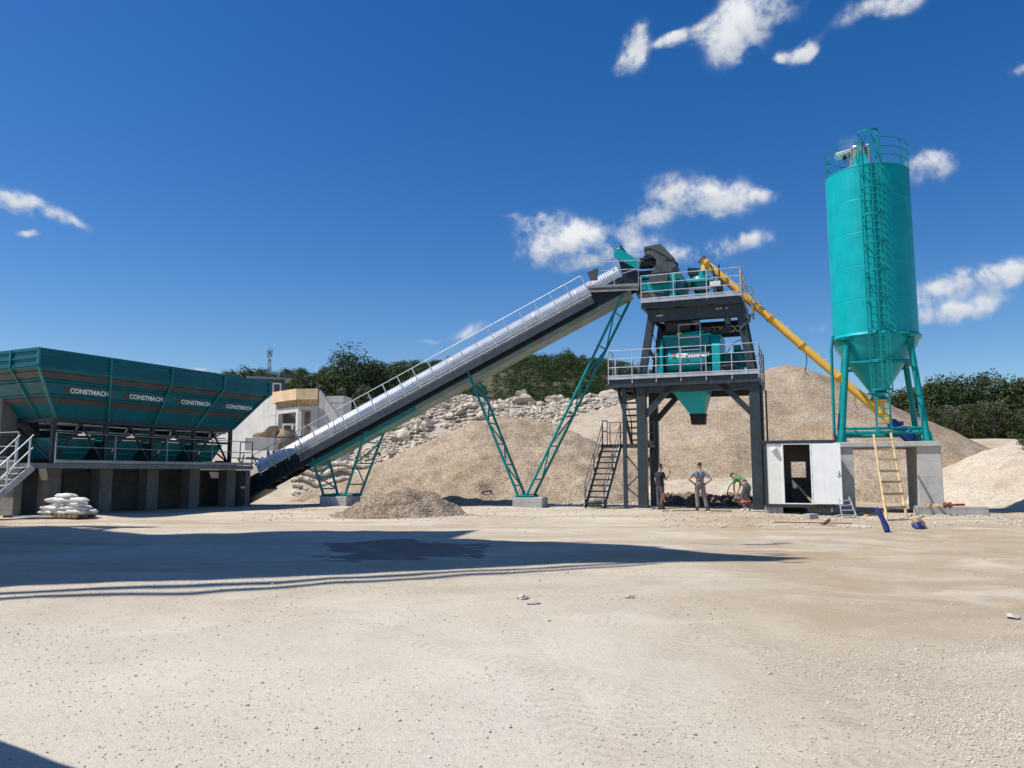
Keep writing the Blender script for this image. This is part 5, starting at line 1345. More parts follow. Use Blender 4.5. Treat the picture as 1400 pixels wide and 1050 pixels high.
for z in [5.7 + 1.05*i for i in range(8)]: mb.bar((-.37,YL-.1,z+.5),(-.22,YL,z+.28),.025)
mb.build('ladder_cage', M['teal_leg'], silo)
# top guard rail (gap at the ladder)
mb = MB(); rr = RS-.02; g0 = R(-90+16); pts_a = [g0 + (R(360-32))*k/60 for k in range(61)]
for z in (1.1, .72, .36): mb.tube([Vector((math.cos(a)*rr, math.sin(a)*rr, ZTOP+z)) for a in pts_a], .018, 6)
for k in range(0, 61, 6):
    a = pts_a[k]; mb.bar((math.cos(a)*rr, math.sin(a)*rr, ZTOP-.05), (math.cos(a)*rr, math.sin(a)*rr, ZTOP+1.1), .036)
for a in (pts_a[0], pts_a[-1]): mb.bar((math.cos(a)*rr, math.sin(a)*rr, ZTOP), (math.cos(a)*.37*(1 if math.cos(a)>0 else 1), YL-.1, ZTOP+1.1), .03)
mb.build('top_guard_rail', M['teal_leg'], silo)
fl = thing('silo_filter', 'silver cylindrical dust filter with a white side hood on top of the silo', 'dust filter', Frame(*FS.w(-.25, .0)[:2], ZTOP+.15, AT))
mb = MB(); mb.lathe([(0,0),(.40,0),(.40,1.05),(.43,1.07),(.43,1.16),(.3,1.25),(0,1.28)], 28); mb.build('filter_drum', M['chrome'], fl, fix=False)
mb = MB(); mb.prism([(-.95,-.25,1.02),(.38,-.25,1.24),(.38,-.25,1.17),(-.3,-.25,1.02),(-.9,-.25,.86)], (0,.55,0)); mb.build('side_hood', M['white_panel'], fl)
mb = MB(); mb.box((-.55,.0,.8),(.16,.2,.16)); mb.build('filter_fan', M['navy'], fl)
# concrete support
sf = thing('silo_foundation', 'grey concrete slab on two wall piers carrying the teal silo', 'foundation', FS)
mb = MB(); mb.bx(-2.12, 1.95, -1.95, 1.9, ZS-.20, ZS); mb.build('slab', M['concrete'], sf, bevel=.012)
for x0_, x1_, s in ((-1.98,-1.15,0),(1.08,1.9,1)):
    mb = MB(); mb.bx(x0_, x1_, -1.85, 1.8, -.3, ZS-.205); mb.build('pier', M['concrete'], sf, bevel=.015)
w = FS.w(1.9, -2.35); o = MB().bx(-1.1,1.35,-.2,.2,-.25,.32).build('concrete_kerb', M['concrete'], None, bevel=.015); o.location = (w.x, w.y, 0); o.rotation_euler = (0,0,AT*.4); tag(o, 'long low concrete kerb lying before the right silo pier', 'kerb')
# ---------------------------------------------------------------- yellow screw conveyor
p0 = FS.w(.02, 0, 4.0); p1 = at(962, 357, 34.2)
d = (p1 - p0); L = d.length; fw = Frame(p0.x, p0.y, p0.z, math.atan2(d.y, d.x))
scr = thing('screw_conveyor', 'long yellow screw conveyor pipe slanting from the silo outlet up to the tower', 'screw conveyor', fw)
el = math.asin(d.z / L); dx_ = Vector((math.cos(el), 0, math.sin(el))); up_ = Vector((-math.sin(el), 0, math.cos(el)))
mb = MB(); mb.tube([dx_*-.55, dx_*(L+.1)], .165, 22); mb.build('pipe', M['yellow'], scr, fix=False)
mb = MB()
for f in (.985, .78, .60, .42, .22): mb.tube([dx_*(L*f-.035), dx_*(L*f+.035)], .205, 20); mb.tube([dx_*(L*f-.09), dx_*(L*f-.06)], .19, 20)
mb.build('pipe_flange', M['yellow'], scr, fix=False)
mb = MB()
for f in (.785,.605,.425): mb.tube([dx_*(L*f-.05), dx_*(L*f-.038)], .21, 20)
mb.tube([dx_*(L+.1), dx_*(L+.13)], .215, 20); mb.build('gasket', M['rust'], scr, fix=False)
mb = MB()
for f in (.88,.70,.68,.55,.52,.34,.3): q = dx_*(L*f) + up_*.2; mb.tube([q + dx_*(.06*math.cos(t)) + up_*(.06*math.sin(t)) for t in [2*math.pi*k/10 for k in range(10)]], .013, 5, closed=True)
mb.build('lifting_eye', M['galv'], scr)
mb = MB(); q = dx_*(L-.05); mb.tube([q, q + Vector((0,0,-.55))], .15, 16); mb.build('outlet_spout', M['yellow'], scr, fix=False)
mb = MB(); mb.tube([(0,0,-.05),(0,0,.55)], .22, 18); mb.lathe([(.22,.5),(.3,.5),(.3,.56),(.22,.56)], 18); mb.bar((-.26,-.1,-.2),(-.05,-.1,.4),.1); mb.build('inlet_spout', M['yellow'], scr, fix=False)
mb = MB(); q = dx_*-.55
mb.tube([q, q - dx_*.18], .22, 16); mb.tube([q - dx_*.18, q - dx_*.52], .17, 16); mb.tube([q - dx_*.52, q - dx_*1.0], .2, 16); mb.tube([q - dx_*1.0, q - dx_*1.08], .15, 16)
for k in range(9):
    t = 2*math.pi*k/9; s_ = Vector((0,1,0))*math.cos(t)*.2 + up_*math.sin(t)*.2; mb.bar(q - dx_*.55 + s_, q - dx_*.97 + s_, .02, .05, up=s_)
mb.box(q - dx_*.3 + up_*.22, (.2,.2,.16)); mb.box(q - dx_*.78 + up_*.26 + Vector((0,-.1,0)), (.22,.18,.14)); mb.build('gear_motor', M['blue_motor'], scr)
mb = MB(); q = dx_*(L*.405); mb.box(q + Vector((0,-.17,-.02)), (.12,.02,.05)); q = dx_*(L*.59); mb.bar(q + Vector((0,-.15,.1))-dx_*.06, q+ Vector((0,-.15,-.1))+dx_*.06, .10,.03); q = dx_*(.25) ; mb.bar(q-dx_*.25+Vector((0,-.14,-.14)), q+dx_*.1+Vector((0,-.14,-.14)), .08,.03); mb.build('label_plates', M['blue_motor'], scr)
mb = MB(); q = dx_*(L*.4) ; mb.tube([q+Vector((0,-.2,.1)), q+Vector((-.05,-.22,-.5)), q+Vector((.05,-.22,-1.0)), q+Vector((-.1,-.22,-1.1))], .02, 5); q = dx_*(L*.12)+Vector((0,-.2,0)); mb.tube([q, q+Vector((.1,0,-.4)), q+Vector((-.05,0,-.7))], .012, 5); mb.build('hanging_strap', M['rubber'], scr)
# ---------------------------------------------------------------- control cabin
wl = ground_at(1047, 705)
FK = Frame(ray(1046, 690)[0]*29.6, 29.6, .26, AT*.95)
cab = thing('control_cabin', 'white control cabin with a dark blue frame and its door swung wide open', 'cabin', FK)
CW, CDp, CH = 2.46, 2.3, 2.5
mb = MB(); t = .12
for x in (0, CW-t):
    for y in (0, CDp-t): mb.bx(x, x+t, y, y+t, .121, CH-.121)
for y in (0, CDp-t):
    mb.bx(0, CW, y, y+t, 0, .12); mb.bx(-.03, CW+.03, y-.02, y+t, CH-.12, CH)
for x in (0, CW-t): mb.bx(x, x+t, t+.002, CDp-t-.002, .002, .118); mb.bx(x, x+t, t+.002, CDp-t-.022, CH-.118, CH-.002)
mb.build('steel_frame', M['slate'], cab, bevel=.006)
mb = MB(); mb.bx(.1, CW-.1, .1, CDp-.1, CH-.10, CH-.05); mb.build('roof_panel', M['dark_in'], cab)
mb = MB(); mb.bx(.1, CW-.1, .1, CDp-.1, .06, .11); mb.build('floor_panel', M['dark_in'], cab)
dx0, dx1 = .72, 1.66
mb = MB(); mb.bx(t+.001, dx0-.05, .02, .08, .121, CH-.121); mb.build('front_panel', M['cream_panel'], cab)
mb = MB(); mb.bx(dx1+.05, CW-t-.001, .02, .08, .121, CH-.121); mb.build('front_panel', M['white_panel'], cab)
mb = MB(); mb.bx(.02, .08, t+.001, CDp-t-.001, .121, CH-.121); mb.bx(CW-.08, CW-.02, t+.001, CDp-t-.001, .121, CH-.121); mb.build('side_panels', M['white_panel'], cab)
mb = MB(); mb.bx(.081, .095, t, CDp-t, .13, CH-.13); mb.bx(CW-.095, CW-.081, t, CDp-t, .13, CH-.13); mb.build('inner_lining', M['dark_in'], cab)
# back wall with an open window
wx0, wx1, wz0, wz1 = .90, 1.52, 1.0, 1.72
q0 = FK.px(1081.5, 653.5, CDp-.05); q1 = FK.px(1102, 630.5, CDp-.05); wx0, wx1, wz0, wz1 = q0.x, q1.x, q0.z, q1.z
mb = MB(); y0_, y1_ = CDp-.08, CDp-.02
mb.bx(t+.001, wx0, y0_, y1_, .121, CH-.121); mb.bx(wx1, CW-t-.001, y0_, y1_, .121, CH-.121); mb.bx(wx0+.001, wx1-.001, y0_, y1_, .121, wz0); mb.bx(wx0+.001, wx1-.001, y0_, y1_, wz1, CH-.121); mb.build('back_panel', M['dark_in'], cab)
mb = MB(); f = .03
mb.bx(wx0, wx0+f, y0_-.02, y0_-.001, wz0, wz1); mb.bx(wx1-f, wx1, y0_-.02, y0_-.001, wz0, wz1); mb.bx(wx0+f, wx1-f, y0_-.02, y0_-.001, wz0, wz0+f); mb.bx(wx0+f, wx1-f, y0_-.02, y0_-.001, wz1-f, wz1); mb.build('window_frame', M['white_panel'], cab)
mb = MB(); mb.bx(dx0-.05, dx0, -.012, .09, .121, CH-.121); mb.bx(dx1, dx1+.05, -.012, .09, .121, CH-.121); mb.bx(dx0+.001, dx1-.001, -.01, .09, .121, .16); mb.bx(dx0+.001, dx1-.001, -.01, .09, CH-.16, CH-.121); mb.build('door_frame', M['white_panel'], cab)
# desk and leaning board inside
mb = MB(); mb.bx(.9, 2.1, 1.5, 2.1, .85, .9); mb.bx(.95,1.0,1.55,2.05,.11,.85); mb.bx(2.0,2.05,1.55,2.05,.11,.85); mb.build('desk', M['navy'], cab)
br = thing('leaning_board', 'timber board leaning inside the dark doorway of the white cabin', 'board', FK)
mb = MB(); a = FK.px(1091, 664, .8); b_ = FK.px(1112, 684, .3); b_.z = .15; mb.bar(a, b_, .10, .03); mb.build('board', M['wood'], br)
mb = MB(); a = FK.px(1083, 655, 1.0); mb.prism([FK.px(1083,655,.9), FK.px(1091,664,.9), FK.px(1088,668,.9), FK.px(1084,667,.9)], (0,.03,0)); mb.build('sheet_end', M['white_panel'], br)
# the open door
hx = dx1 + .05; ang_d = R(-7)
ddir = Vector((math.cos(ang_d), math.sin(ang_d), 0)); dn = Vector((-ddir.y, ddir.x, 0))
def dp(a, o, z): return Vector((hx,-.03,0)) + ddir*a + dn*o + Vector((0,0,z))
mb = MB(); z0_, z1_ = .14, CH-.14; mb.hexa([dp(.02,-.045,z0_), dp(1.0,-.045,z0_), dp(1.0,0,z0_), dp(.02,0,z0_)], [dp(.02,-.045,z1_), dp(1.0,-.045,z1_), dp(1.0,0,z1_), dp(.02,0,z1_)])
door = mb.build('door', M['white_panel'], cab, bevel=.006)
mb = MB(); mb.hexa([dp(.965,-.055,z0_-.004), dp(1.008,-.055,z0_-.004), dp(1.008,.006,z0_-.004), dp(.965,.006,z0_-.004)], [dp(.965,-.055,z1_+.004), dp(1.008,-.055,z1_+.004), dp(1.008,.006,z1_+.004), dp(.965,.006,z1_+.004)]); mb.build('door_edge', M['white_panel'], door)
mb = MB(); mb.bar(dp(.93,-.10,1.28), dp(.80,-.10,1.28), .025); mb.bar(dp(.93,-.045,1.28), dp(.93,-.1,1.28), .03); mb.bar(dp(.93,-.06,1.18), dp(.93,-.06,1.36), .05,.02); mb.build('handle', M['galv'], door)
mb = MB()
for z in (.45, 1.2, 2.05): mb.tube([dp(0,-.02,z-.07), dp(0,-.02,z+.07)], .022, 8)
mb.build('hinges', M['galv'], door)
mb = MB(); mb.tube([(.40,.02,2.16),(.40,-.04,2.16)], .11, 20); mb.lathe([(.10,-.04),(.085,-.085),(.045,-.11),(0,-.115)][::-1], 20, (.40,0,2.16), 'y'); lm_ = mb.build('wall_lamp', M['lamp_glass'], cab)
# block stacks under the cabin
def blocks(px, py, n, lab, h=.24, w=.4):
    g_ = ground_at(px, py); 
    for k in range(n):
        o = MB().bx(-w/2, w/2, -.1, .1, -.05, h).build('concrete_block', M['block'], None, bevel=.012)
        d_ = Vector((math.cos(AT), math.sin(AT), 0)) * (k*(w+.012)); o.location = (g_.x + d_.x, g_.y + d_.y, H(g_.x, g_.y)); o.rotation_euler = (0,0,AT)
        tag(o, lab[k], 'concrete block', 'blocks under the cabin')
blocks(1050, 702.5, 3, ['ribbed grey block at the left corner under the cabin','second grey block from the left under the cabin frame','third grey block from the left under the cabin frame'], .30, .21)
blocks(1112, 702.5, 2, ['wide grey block under the cabin frame below the door hinge','wide grey block under the cabin right of the door hinge'], .30, .42)
g_ = ground_at(1109, 710); o = MB().bx(-.19,.19,-.15,.15,0,.17).build('concrete_block', M['block'], None, bevel=.02); o.location = (g_.x, g_.y, H(g_.x,g_.y)); o.rotation_euler = (0,0,.35); tag(o, 'single pale block lying on the ground in front of the cabin', 'concrete block')
# debris heap below the cabin
fr = Frame(*ground_at(1082, 700)[:2], 0, AT); db = thing('debris_heap', 'heap of rubble and black plastic sheet in the gap under the cabin', 'debris', fr)
vs, fs = rock_shape(71, 4, .5, .8); np_mesh('rubble', vs*np.array((.55,.3,.42))+np.array((.15,.2,.05)), fs, M['soil'], db)
vs, fs = rock_shape(72, 4, .5, .9); np_mesh('plastic_sheet', vs*np.array((.35,.25,.4))+np.array((-.32,.1,.05)), fs, M['black_tarp'], db, True)
# small step ladder
w = ground_at(1159, 707); fr = Frame(w.x, w.y, H(w.x, w.y), AT*.6); sl_ = thing('step_ladder', 'small silver step ladder leaning below the open cabin door', 'ladder', fr)
mb = MB()
a = [Vector((-.18,0,0)), Vector((.30,0,0))]; b2 = [Vector((-.20,.35,.66)), Vector((.14,.35,.72))]
for p, q in zip(a, b2): mb.bar(p, q, .03, .055)
mb.build('side_rails', M['galv'], sl_)
for k in range(4):
    t = (k+.6)/4.2; mb = MB(); mb.bar(a[0].lerp(b2[0], t), a[1].lerp(b2[1], t), .09, .025); mb.build('step', M['galv'], sl_)
# long timber ladder leaning on the slab
bL, bR = ground_at(1213, 713), ground_at(1240.5, 712); tY = 29.05
tL, tR = at(1194.5, 594, 29.72), at(1218, 592, 29.58)
fr = Frame(bL.x, bL.y, 0, 0); wl_ = thing('timber_ladder', 'long homemade timber ladder leaning against the silo slab', 'ladder', fr)
lz = lambda p: fr.l(p)
mb = MB(); mb.bar(lz(bL), lz(tL), .05, .07, up=(0,1,0)); mb.build('stile', M['wood'], wl_); mb = MB(); mb.bar(lz(bR), lz(tR), .05, .07, up=(0,1,0)); mb.build('stile', M['wood'], wl_)
fv = [(603.5,603),(618,616.5),(633,633),(649.5,649),(664.5,663.5),(680,679),(697,695.5),(712,711)]
for k, (yl, yr) in enumerate(fv):
    tl = (713-yl)/(713-594); tr = (712-yr)/(712-592); a = lz(bL.lerp(tL, tl)); b_ = lz(bR.lerp(tR, tr)); e = (b_-a).normalized(); o_ = Vector((0,-.055,0))
    mb = MB(); mb.bar(a - e*.03 + o_, b_ + e*.03 + o_, .03, .085); mb.build('rung', M['wood'], wl_)
# odds and ends on the ground
def plank(name, label, a, b_, w, h, mat, cat, lift=.03):
    A = ground_at(*a); B = ground_at(*b_); A.z = H(A.x, A.y)+lift; B.z = H(B.x, B.y)+lift
    c = (A+B)/2; mb = MB(); mb.bar(A-c, B-c, w, h); o = mb.build(name, M[mat], None); o.location = c; return tag(o, label, cat)
plank('plank', 'short pale plank nearest the step ladder, lying aslant', (1142,706), (1165,701), .10, .04, 'wood', 'plank')
plank('plank', 'pale plank lying between the step ladder and the timber ladder', (1168,705), (1187,700.5), .12, .04, 'wood', 'plank')
plank('plank', 'pale plank touching the left foot of the timber ladder', (1183,705), (1206,701), .12, .05, 'wood', 'plank')
plank('plank', 'long flat timber on the ground across the silo opening', (1165,702), (1250,699), .14, .05, 'wood_old', 'plank')
plank('timber_beam', 'long round timber lying on the kerb by the right silo pier', (1262,702.5), (1302,706), .09, .08, 'wood', 'timber', .36)
plank('reinforcing_bar', 'long rusty steel bar lying along the ground before the cabin', (1058,715), (1165,716.5), .03, .03, 'rust', 'steel bar')
plank('cut_timber', 'dark broken timber splayed on the ground before the cabin', (1124,718), (1134,712), .06, .05, 'rust', 'timber')
plank('cut_timber', 'pale broken stick beside the dark broken timber', (1128,719), (1144,719.5), .06, .03, 'wood_old', 'timber')
plank('plank', 'thin board on the ground along the trench left of the cabin', (905,699), (1000,699), .2, .03, 'wood_old', 'plank')
w = ground_at(1304, 706); fr = Frame(w.x, w.y, H(w.x,w.y)+.38, .1); pr = thing('shoring_prop', 'rusty shoring prop with a red end lying on the concrete kerb', 'prop', fr)
mb = MB(); mb.tube([(-.35,0,0),(.35,0,.0)], .035, 10); mb.lathe([(0,-.02),(.11,-.02),(.11,.02),(0,.02)], 14, (-.3,0,0), 'x'); mb.lathe([(0,-.02),(.11,-.02),(.11,.02),(0,.02)], 14, (-.12,0,0), 'x'); mb.build('tube', M['rust'], pr); mb = MB(); mb.bx(.05,.42,-.05,.05,-.03,.05); mb.build('red_end', M['red'], pr)
# blue rolled sheet, torn cement sack
w = ground_at(1207.5, 728); w.z = H(w.x,w.y); fr = Frame(w.x, w.y, w.z, 0); rs2 = MB(); pts_ = [Vector((.06,-.10,.03)), Vector((.05,-.05,.15)), Vector((.0,.0,.34)), Vector((-.05,.08,.52)), Vector((-.10,.12,.62))]; rs2.tube(pts_, [.075,.08,.065,.075,.04], 9)
o = rs2.build('rolled_sheet', M['blue_tarp'], None); o.location = w; tag(o, 'blue plastic roll lying at the foot of the timber ladder', 'plastic roll')
w = ground_at(1258, 722); w.z = H(w.x,w.y); o = bpy.data.objects.new('torn_sack', sack_mesh(33)); COL.objects.link(o); o.data.materials[0] = M['wood_old']; o.location = w + Vector((0,0,.12)); o.rotation_euler = (.9,.3,.4); o.scale = (.62,.9,1.2); tag(o, 'torn brown paper sack slumped beside the concrete kerb', 'sack')
o = bpy.data.objects.new('plastic_bag', sack_mesh(35)); COL.objects.link(o); o.data.materials[0] = M['blue_tarp']; o.location = w + Vector((-.14,-.18,.08)); o.rotation_euler = (.6,-.2,.2); o.scale = (.42,.6,.95); tag(o, 'crumpled blue bag in front of the torn paper sack', 'bag')
# hoses behind the trestle
for (pts_, lab) in ((((648,687),(651,680,.25),(660,672,.55),(671,671,.6),(673,676,.35),(669,683,.1)), 'purple grey hose looped up from the ground left of the tall trestle'),
                    (((800,690),(815,685,.3),(830,688,.1),(838,692)), 'grey blue hose lying in front of the steel stairs')):
    P = []
    for q in pts_:
        g_ = ground_at(q[0], 689); P.append(Vector((g_.x, g_.y, .06 + (q[2] if len(q) > 2 else 0))))
    c = P[0].copy(); mb = MB(); mb.tube([p - c for p in P], .05, 8); o = mb.build('hose', M['cl_dkgrey'], None, fix=False); o.location = c; tag(o, lab, 'hose')
w = ground_at(1012, 694); fr = Frame(w.x, w.y, 0, 0); mb = MB(); mb.tube([Vector((.0+.55*math.cos(t), .25*math.sin(t)*.3, .62+.55*math.sin(t))) for t in [R(70)+R(250)*k/24 for k in range(25)]], .022, 6); o = mb.build('cable_loop', M['rubber'], None, fix=False); o.location = w; tag(o, 'black hose looped upright beside the bending worker', 'hose')
# ---------------------------------------------------------------- people
def skin_mesh(name, nodes, edges, mat, parent, sub=2, root=None, thick=None):
    """nodes: {key: (pos, radius)} grown with a Skin modifier, baked to a mesh"""
    keys = list(nodes); me = bpy.data.meshes.new(name)
    me.from_pydata([nodes[k][0] for k in keys], [(keys.index(a), keys.index(b)) for a, b in edges], [])
    o = bpy.data.objects.new(name, me); COL.objects.link(o)
    md = o.modifiers.new('skin', 'SKIN'); md.use_smooth_shade = True
    sv = me.skin_vertices[0].data
    for i, k in enumerate(keys):
        r = nodes[k][1]; sv[i].radius = r if isinstance(r, tuple) else (r, r); sv[i].use_root = (k == (root or keys[0]))
    if sub: s = o.modifiers.new('sub', 'SUBSURF'); s.levels = sub; s.render_levels = sub
    dg = bpy.context.evaluated_depsgraph_get(); m2 = bpy.data.meshes.new_from_object(o.evaluated_get(dg))
    bpy.data.objects.remove(o); bpy.data.meshes.remove(me)
    m2.materials.clear(); m2.materials.append(mat); m2.name = name
    for p in m2.polygons: p.use_smooth = True
    r_ = bpy.data.objects.new(name, m2); COL.objects.link(r_); r_.parent = parent
    return r_
def hand(nodes, edges, wrist, palm_dir, side, curl, key, sc=1.0):
    """palm plus five short finger chains; palm_dir along the hand, side toward the thumb"""
    d = Vector(palm_dir).normalized(); s = Vector(side); s = (s - d*s.dot(d)).normalized(); n = d.cross(s) * curl
    W = Vector(nodes[wrist][0]); pk = key + 'palm'
    nodes[pk] = (W + d*.075*sc, (.042*sc, .026*sc)); edges.append((wrist, pk))
    for i, (o, L) in enumerate(((.030,.075),(.011,.084),(-.009,.078),(-.028,.060))):
        b = key + 'f%d' % i
        nodes[b+'a'] = (W + d*.105*sc + s*o*sc, .010*sc); nodes[b+'b'] = (W + d*(.105+L*.5)*sc + s*o*1.1*sc + n*.016*sc, .0088*sc); nodes[b+'c'] = (W + d*(.105+L*.85)*sc + s*o*1.1*sc + n*.045*sc, .0075*sc)
        edges += [(pk, b+'a'), (b+'a', b+'b'), (b+'b', b+'c')]
    nodes[key+'t1'] = (W + d*.05*sc + s*.045*sc + n*.01*sc, .013*sc); nodes[key+'t2'] = (W + d*.085*sc + s*.062*sc + n*.025*sc, .010*sc)
    edges += [(pk, key+'t1'), (key+'t1', key+'t2')]
def person(label, x, y, rot, J, cloth, sc=1.0):
    """J: joint positions in a body frame: +y is where the person faces, z up. cloth: list of (name, nodes list, material, extra)"""
    fr = Frame(x, y, H(x, y) + .035, rot); root = thing('person', label, 'person', fr)
    P = {k: Vector(v) * sc for k, v in J.items()}
    N = {}; E = []
    rad = dict(pelvis=(.145,.105), waist=(.135,.10), chest=(.165,.115), neckb=(.075,.07), neck=.055, head0=(.062,.07), head1=(.078,.094), head2=(.076,.092), head3=(.05,.06))
    for k in rad: N[k] = (P[k], tuple(q*sc for q in rad[k]) if isinstance(rad[k], tuple) else rad[k]*sc)
    E += [('pelvis','waist'),('waist','chest'),('chest','neckb'),('neckb','neck'),('neck','head0'),('head0','head1'),('head1','head2'),('head2','head3')]
    for s in 'lr':
        for k, r in (('sh',.062),('el',.043),('wr',.030),('hip',.09),('kn',.06),('an',.042),('toe',.035)): N[k+s] = (P[k+s], r*sc)
        E += [('chest','sh'+s),('sh'+s,'el'+s),('el'+s,'wr'+s),('pelvis','hip'+s),('hip'+s,'kn'+s),('kn'+s,'an'+s),('an'+s,'toe'+s)]
        hd_ = P['hd'+s] - P['wr'+s]; hand(N, E, 'wr'+s, hd_, P['th'+s], -1 if s == 'r' else 1, 'h'+s, sc)
    skin_mesh('body', N, E, M['skin'], root, 1, 'pelvis')
    # face: nose, eyes, mouth, ears on the head, in the head's own axes
    up = (P['head3'] - P['head0']).normalized(); fw = P['face'] - P['head1']; fw = (fw - up*fw.dot(up)).normalized(); rt = fw.cross(up)
    c = P['head1']
    mb = MB(); mb.hexa([c+fw*.085*sc-rt*.017*sc-up*.03*sc, c+fw*.085*sc+rt*.017*sc-up*.03*sc, c+fw*.08*sc+rt*.01*sc+up*.03*sc, c+fw*.08*sc-rt*.01*sc+up*.03*sc], [c+fw*.118*sc-rt*.010*sc-up*.022*sc, c+fw*.118*sc+rt*.010*sc-up*.022*sc, c+fw*.092*sc+rt*.004*sc+up*.03*sc, c+fw*.092*sc-rt*.004*sc+up*.03*sc]); mb.build('nose', M['skin'], root)
    mb = MB()
    for k in (-1, 1): mb.box(c + fw*.088*sc + rt*k*.032*sc + up*.028*sc, (.02*sc,.02*sc,.012*sc))
    mb.box(c + fw*.086*sc - up*.055*sc, (.045*sc,.02*sc,.010*sc)); mb.build('eyes_and_mouth', M['hair'], root)
    for k in (-1, 1):
        vs, fs = rock_shape(3, 2, 1, 0); vs = [tuple(c + rt*k*.078*sc + Vector(q)*Vector((.012,.02,.03)).length*.0 + (rt*q[0]*.012 + fw*q[1]*.02 + up*q[2]*.032)*sc) for q in vs]; np_mesh('ear', vs, fs, M['skin'], root, True)
    # hair cap
    bm = bmesh.new(); bmesh.ops.create_icosphere(bm, subdivisions=3, radius=1); hc = P['head2']
    ko = [v for v in bm.verts if v.co.z < -.25 + .75*max(0, v.co.y) + .1*mnoise.noise(v.co*4)]; bmesh.ops.delete(bm, geom=ko, context='VERTS')
    for v in bm.verts: q = v.co * (1 + .05*mnoise.noise(v.co*6)); v.co = hc + (rt*q.x*.088 + fw*(q.y*.105-.008) + up*(q.z*.098))*sc
    me = bpy.data.meshes.new('hair'); bm.to_mesh(me); bm.free(); me.materials.append(M['hair']); o = bpy.data.objects.new('hair', me); COL.objects.link(o); o.parent = root
    for p_ in me.polygons: p_.use_smooth = True
    # clothes
    def lerp(a, b, t): return P[a].lerp(P[b], t)
    g = lambda r: tuple(q*sc for q in r) if isinstance(r, tuple) else r*sc
    n = {'pelvis': (P['pelvis'], g((.175,.128))), 'waist': (P['waist'], g((.158,.12)))}; e = [('pelvis','waist')]
    for s in 'lr':
        n['hip'+s] = (P['hip'+s], g(.112)); n['mid'+s] = (lerp('hip'+s,'kn'+s,.5), g(.098)); n['kn'+s] = (P['kn'+s], g(.085)); n['mc'+s] = (lerp('kn'+s,'an'+s,.5), g(.078)); n['an'+s] = (lerp('kn'+s,'an'+s,.95), g(.078))
        e += [('pelvis','hip'+s),('hip'+s,'mid'+s),('mid'+s,'kn'+s),('kn'+s,'mc'+s),('mc'+s,'an'+s)]
    skin_mesh('trousers', n, e, M[cloth['trousers']], root, 2, 'pelvis')
    n = {'waist': (P['waist'], g((.168,.13))), 'chest': (P['chest'], g((.195,.142))), 'neckb': (P['neckb'], g((.09,.085)))}; e = [('waist','chest'),('chest','neckb')]
    if cloth.get('tail'): n['tail'] = (P['pelvis'].lerp(P['waist'], .45), g((.17,.13))); e.append(('tail','waist'))
    for s in 'lr': n['sh'+s] = (P['sh'+s], g(.082)); n['sl'+s] = (lerp('sh'+s,'el'+s,.72), g(.066)); e += [('chest','sh'+s),('sh'+s,'sl'+s)]
    skin_mesh('shirt', n, e, M[cloth['shirt']], root, 2, 'waist')
    for s in 'lr':
        a, t = P['an'+s], P['toe'+s]; f = (t - a); f.z = 0; f.normalize(); n = {'h': (Vector((a.x,a.y,.05*sc)) - f*.03, g(.062)), 'm': (Vector((a.x,a.y,.045*sc)) + f*.09, g((.058,.052))), 't': (Vector((a.x,a.y,.035*sc)) + f*.19*sc, g((.054,.044))), 'k': (Vector((a.x,a.y,.13*sc)), g(.052))}
        skin_mesh('shoe', n, [('h','m'),('m','t'),('h','k')], M[cloth['shoe']], root, 1, 'h')
    return root, P, sc
def standing(lean=0.0): return dict(pelvis=(0,0,.95), waist=(0,-.01,1.10), chest=(0,0,1.33), neckb=(0,.0,1.47), neck=(0,.01,1.535), head0=(0,.03,1.58), head1=(0,.035,1.645), head2=(0,.02,1.71), head3=(0,.01,1.765), face=(0,.3,1.64),
    hipl=(-.10,0,.90), knl=(-.13,.02,.50), anl=(-.16,-.02,.09), toel=(-.19,.15,.04), hipr=(.10,0,.90), knr=(.13,.02,.50), anr=(.17,-.02,.09), toer=(.22,.15,.04),
    shl=(-.195,0,1.41), shr=(.195,0,1.41), ell=(-.25,-.03,1.13), elr=(.25,-.03,1.13), wrl=(-.26,.05,.88), wrr=(.26,.05,.88), hdl=(-.26,.08,.78), hdr=(.26,.08,.78), thl=(.1,1,0), thr=(-.1,1,0))
# worker in grey overalls, seen from behind, hands on hips
J = standing(); J.update(ell=(-.42,-.13,1.17), elr=(.42,-.13,1.17), wrl=(-.235,-.02,1.02), wrr=(.235,-.02,1.02), hdl=(-.15,.06,.98), hdr=(.15,.06,.98), thl=(0,-.3,-1), thr=(0,-.3,-1), knl=(-.11,.02,.5), anl=(-.10,-.02,.09), toel=(-.14,.15,.04), knr=(.16,.03,.50), anr=(.24,.0,.09), toer=(.31,.16,.04))
p = at(958, 699, 31.0)
root, P, s = person('person seen from behind in grey overalls and tee with hands on hips', p.x, p.y, R(-8), J, dict(trousers='cl_grey', shirt='cl_tee', shoe='cl_black'), 1.06)
n = {'a': (P['waist']+Vector((0,0,-.06)), (.182*s,.142*s)), 'b': (P['waist']+Vector((0,-.0,.12))*s, (.18*s,.142*s))}; skin_mesh('overall_bib', n, [('a','b')], M['cl_grey'], root, 2, 'a')
mb = MB()
for k in (-1, 1): mb.tube([P['waist']+Vector((k*.09,-.135,.10))*s, P['chest']+Vector((k*.085,-.155,.0))*s, P['neckb']+Vector((k*.105,-.10,-.015))*s, P['neckb']+Vector((k*.11,.02,.01))*s, P['chest']+Vector((k*.09,.155,0))*s], .024, 8)
mb.build('braces', M['cl_dkgrey'], root, fix=False)
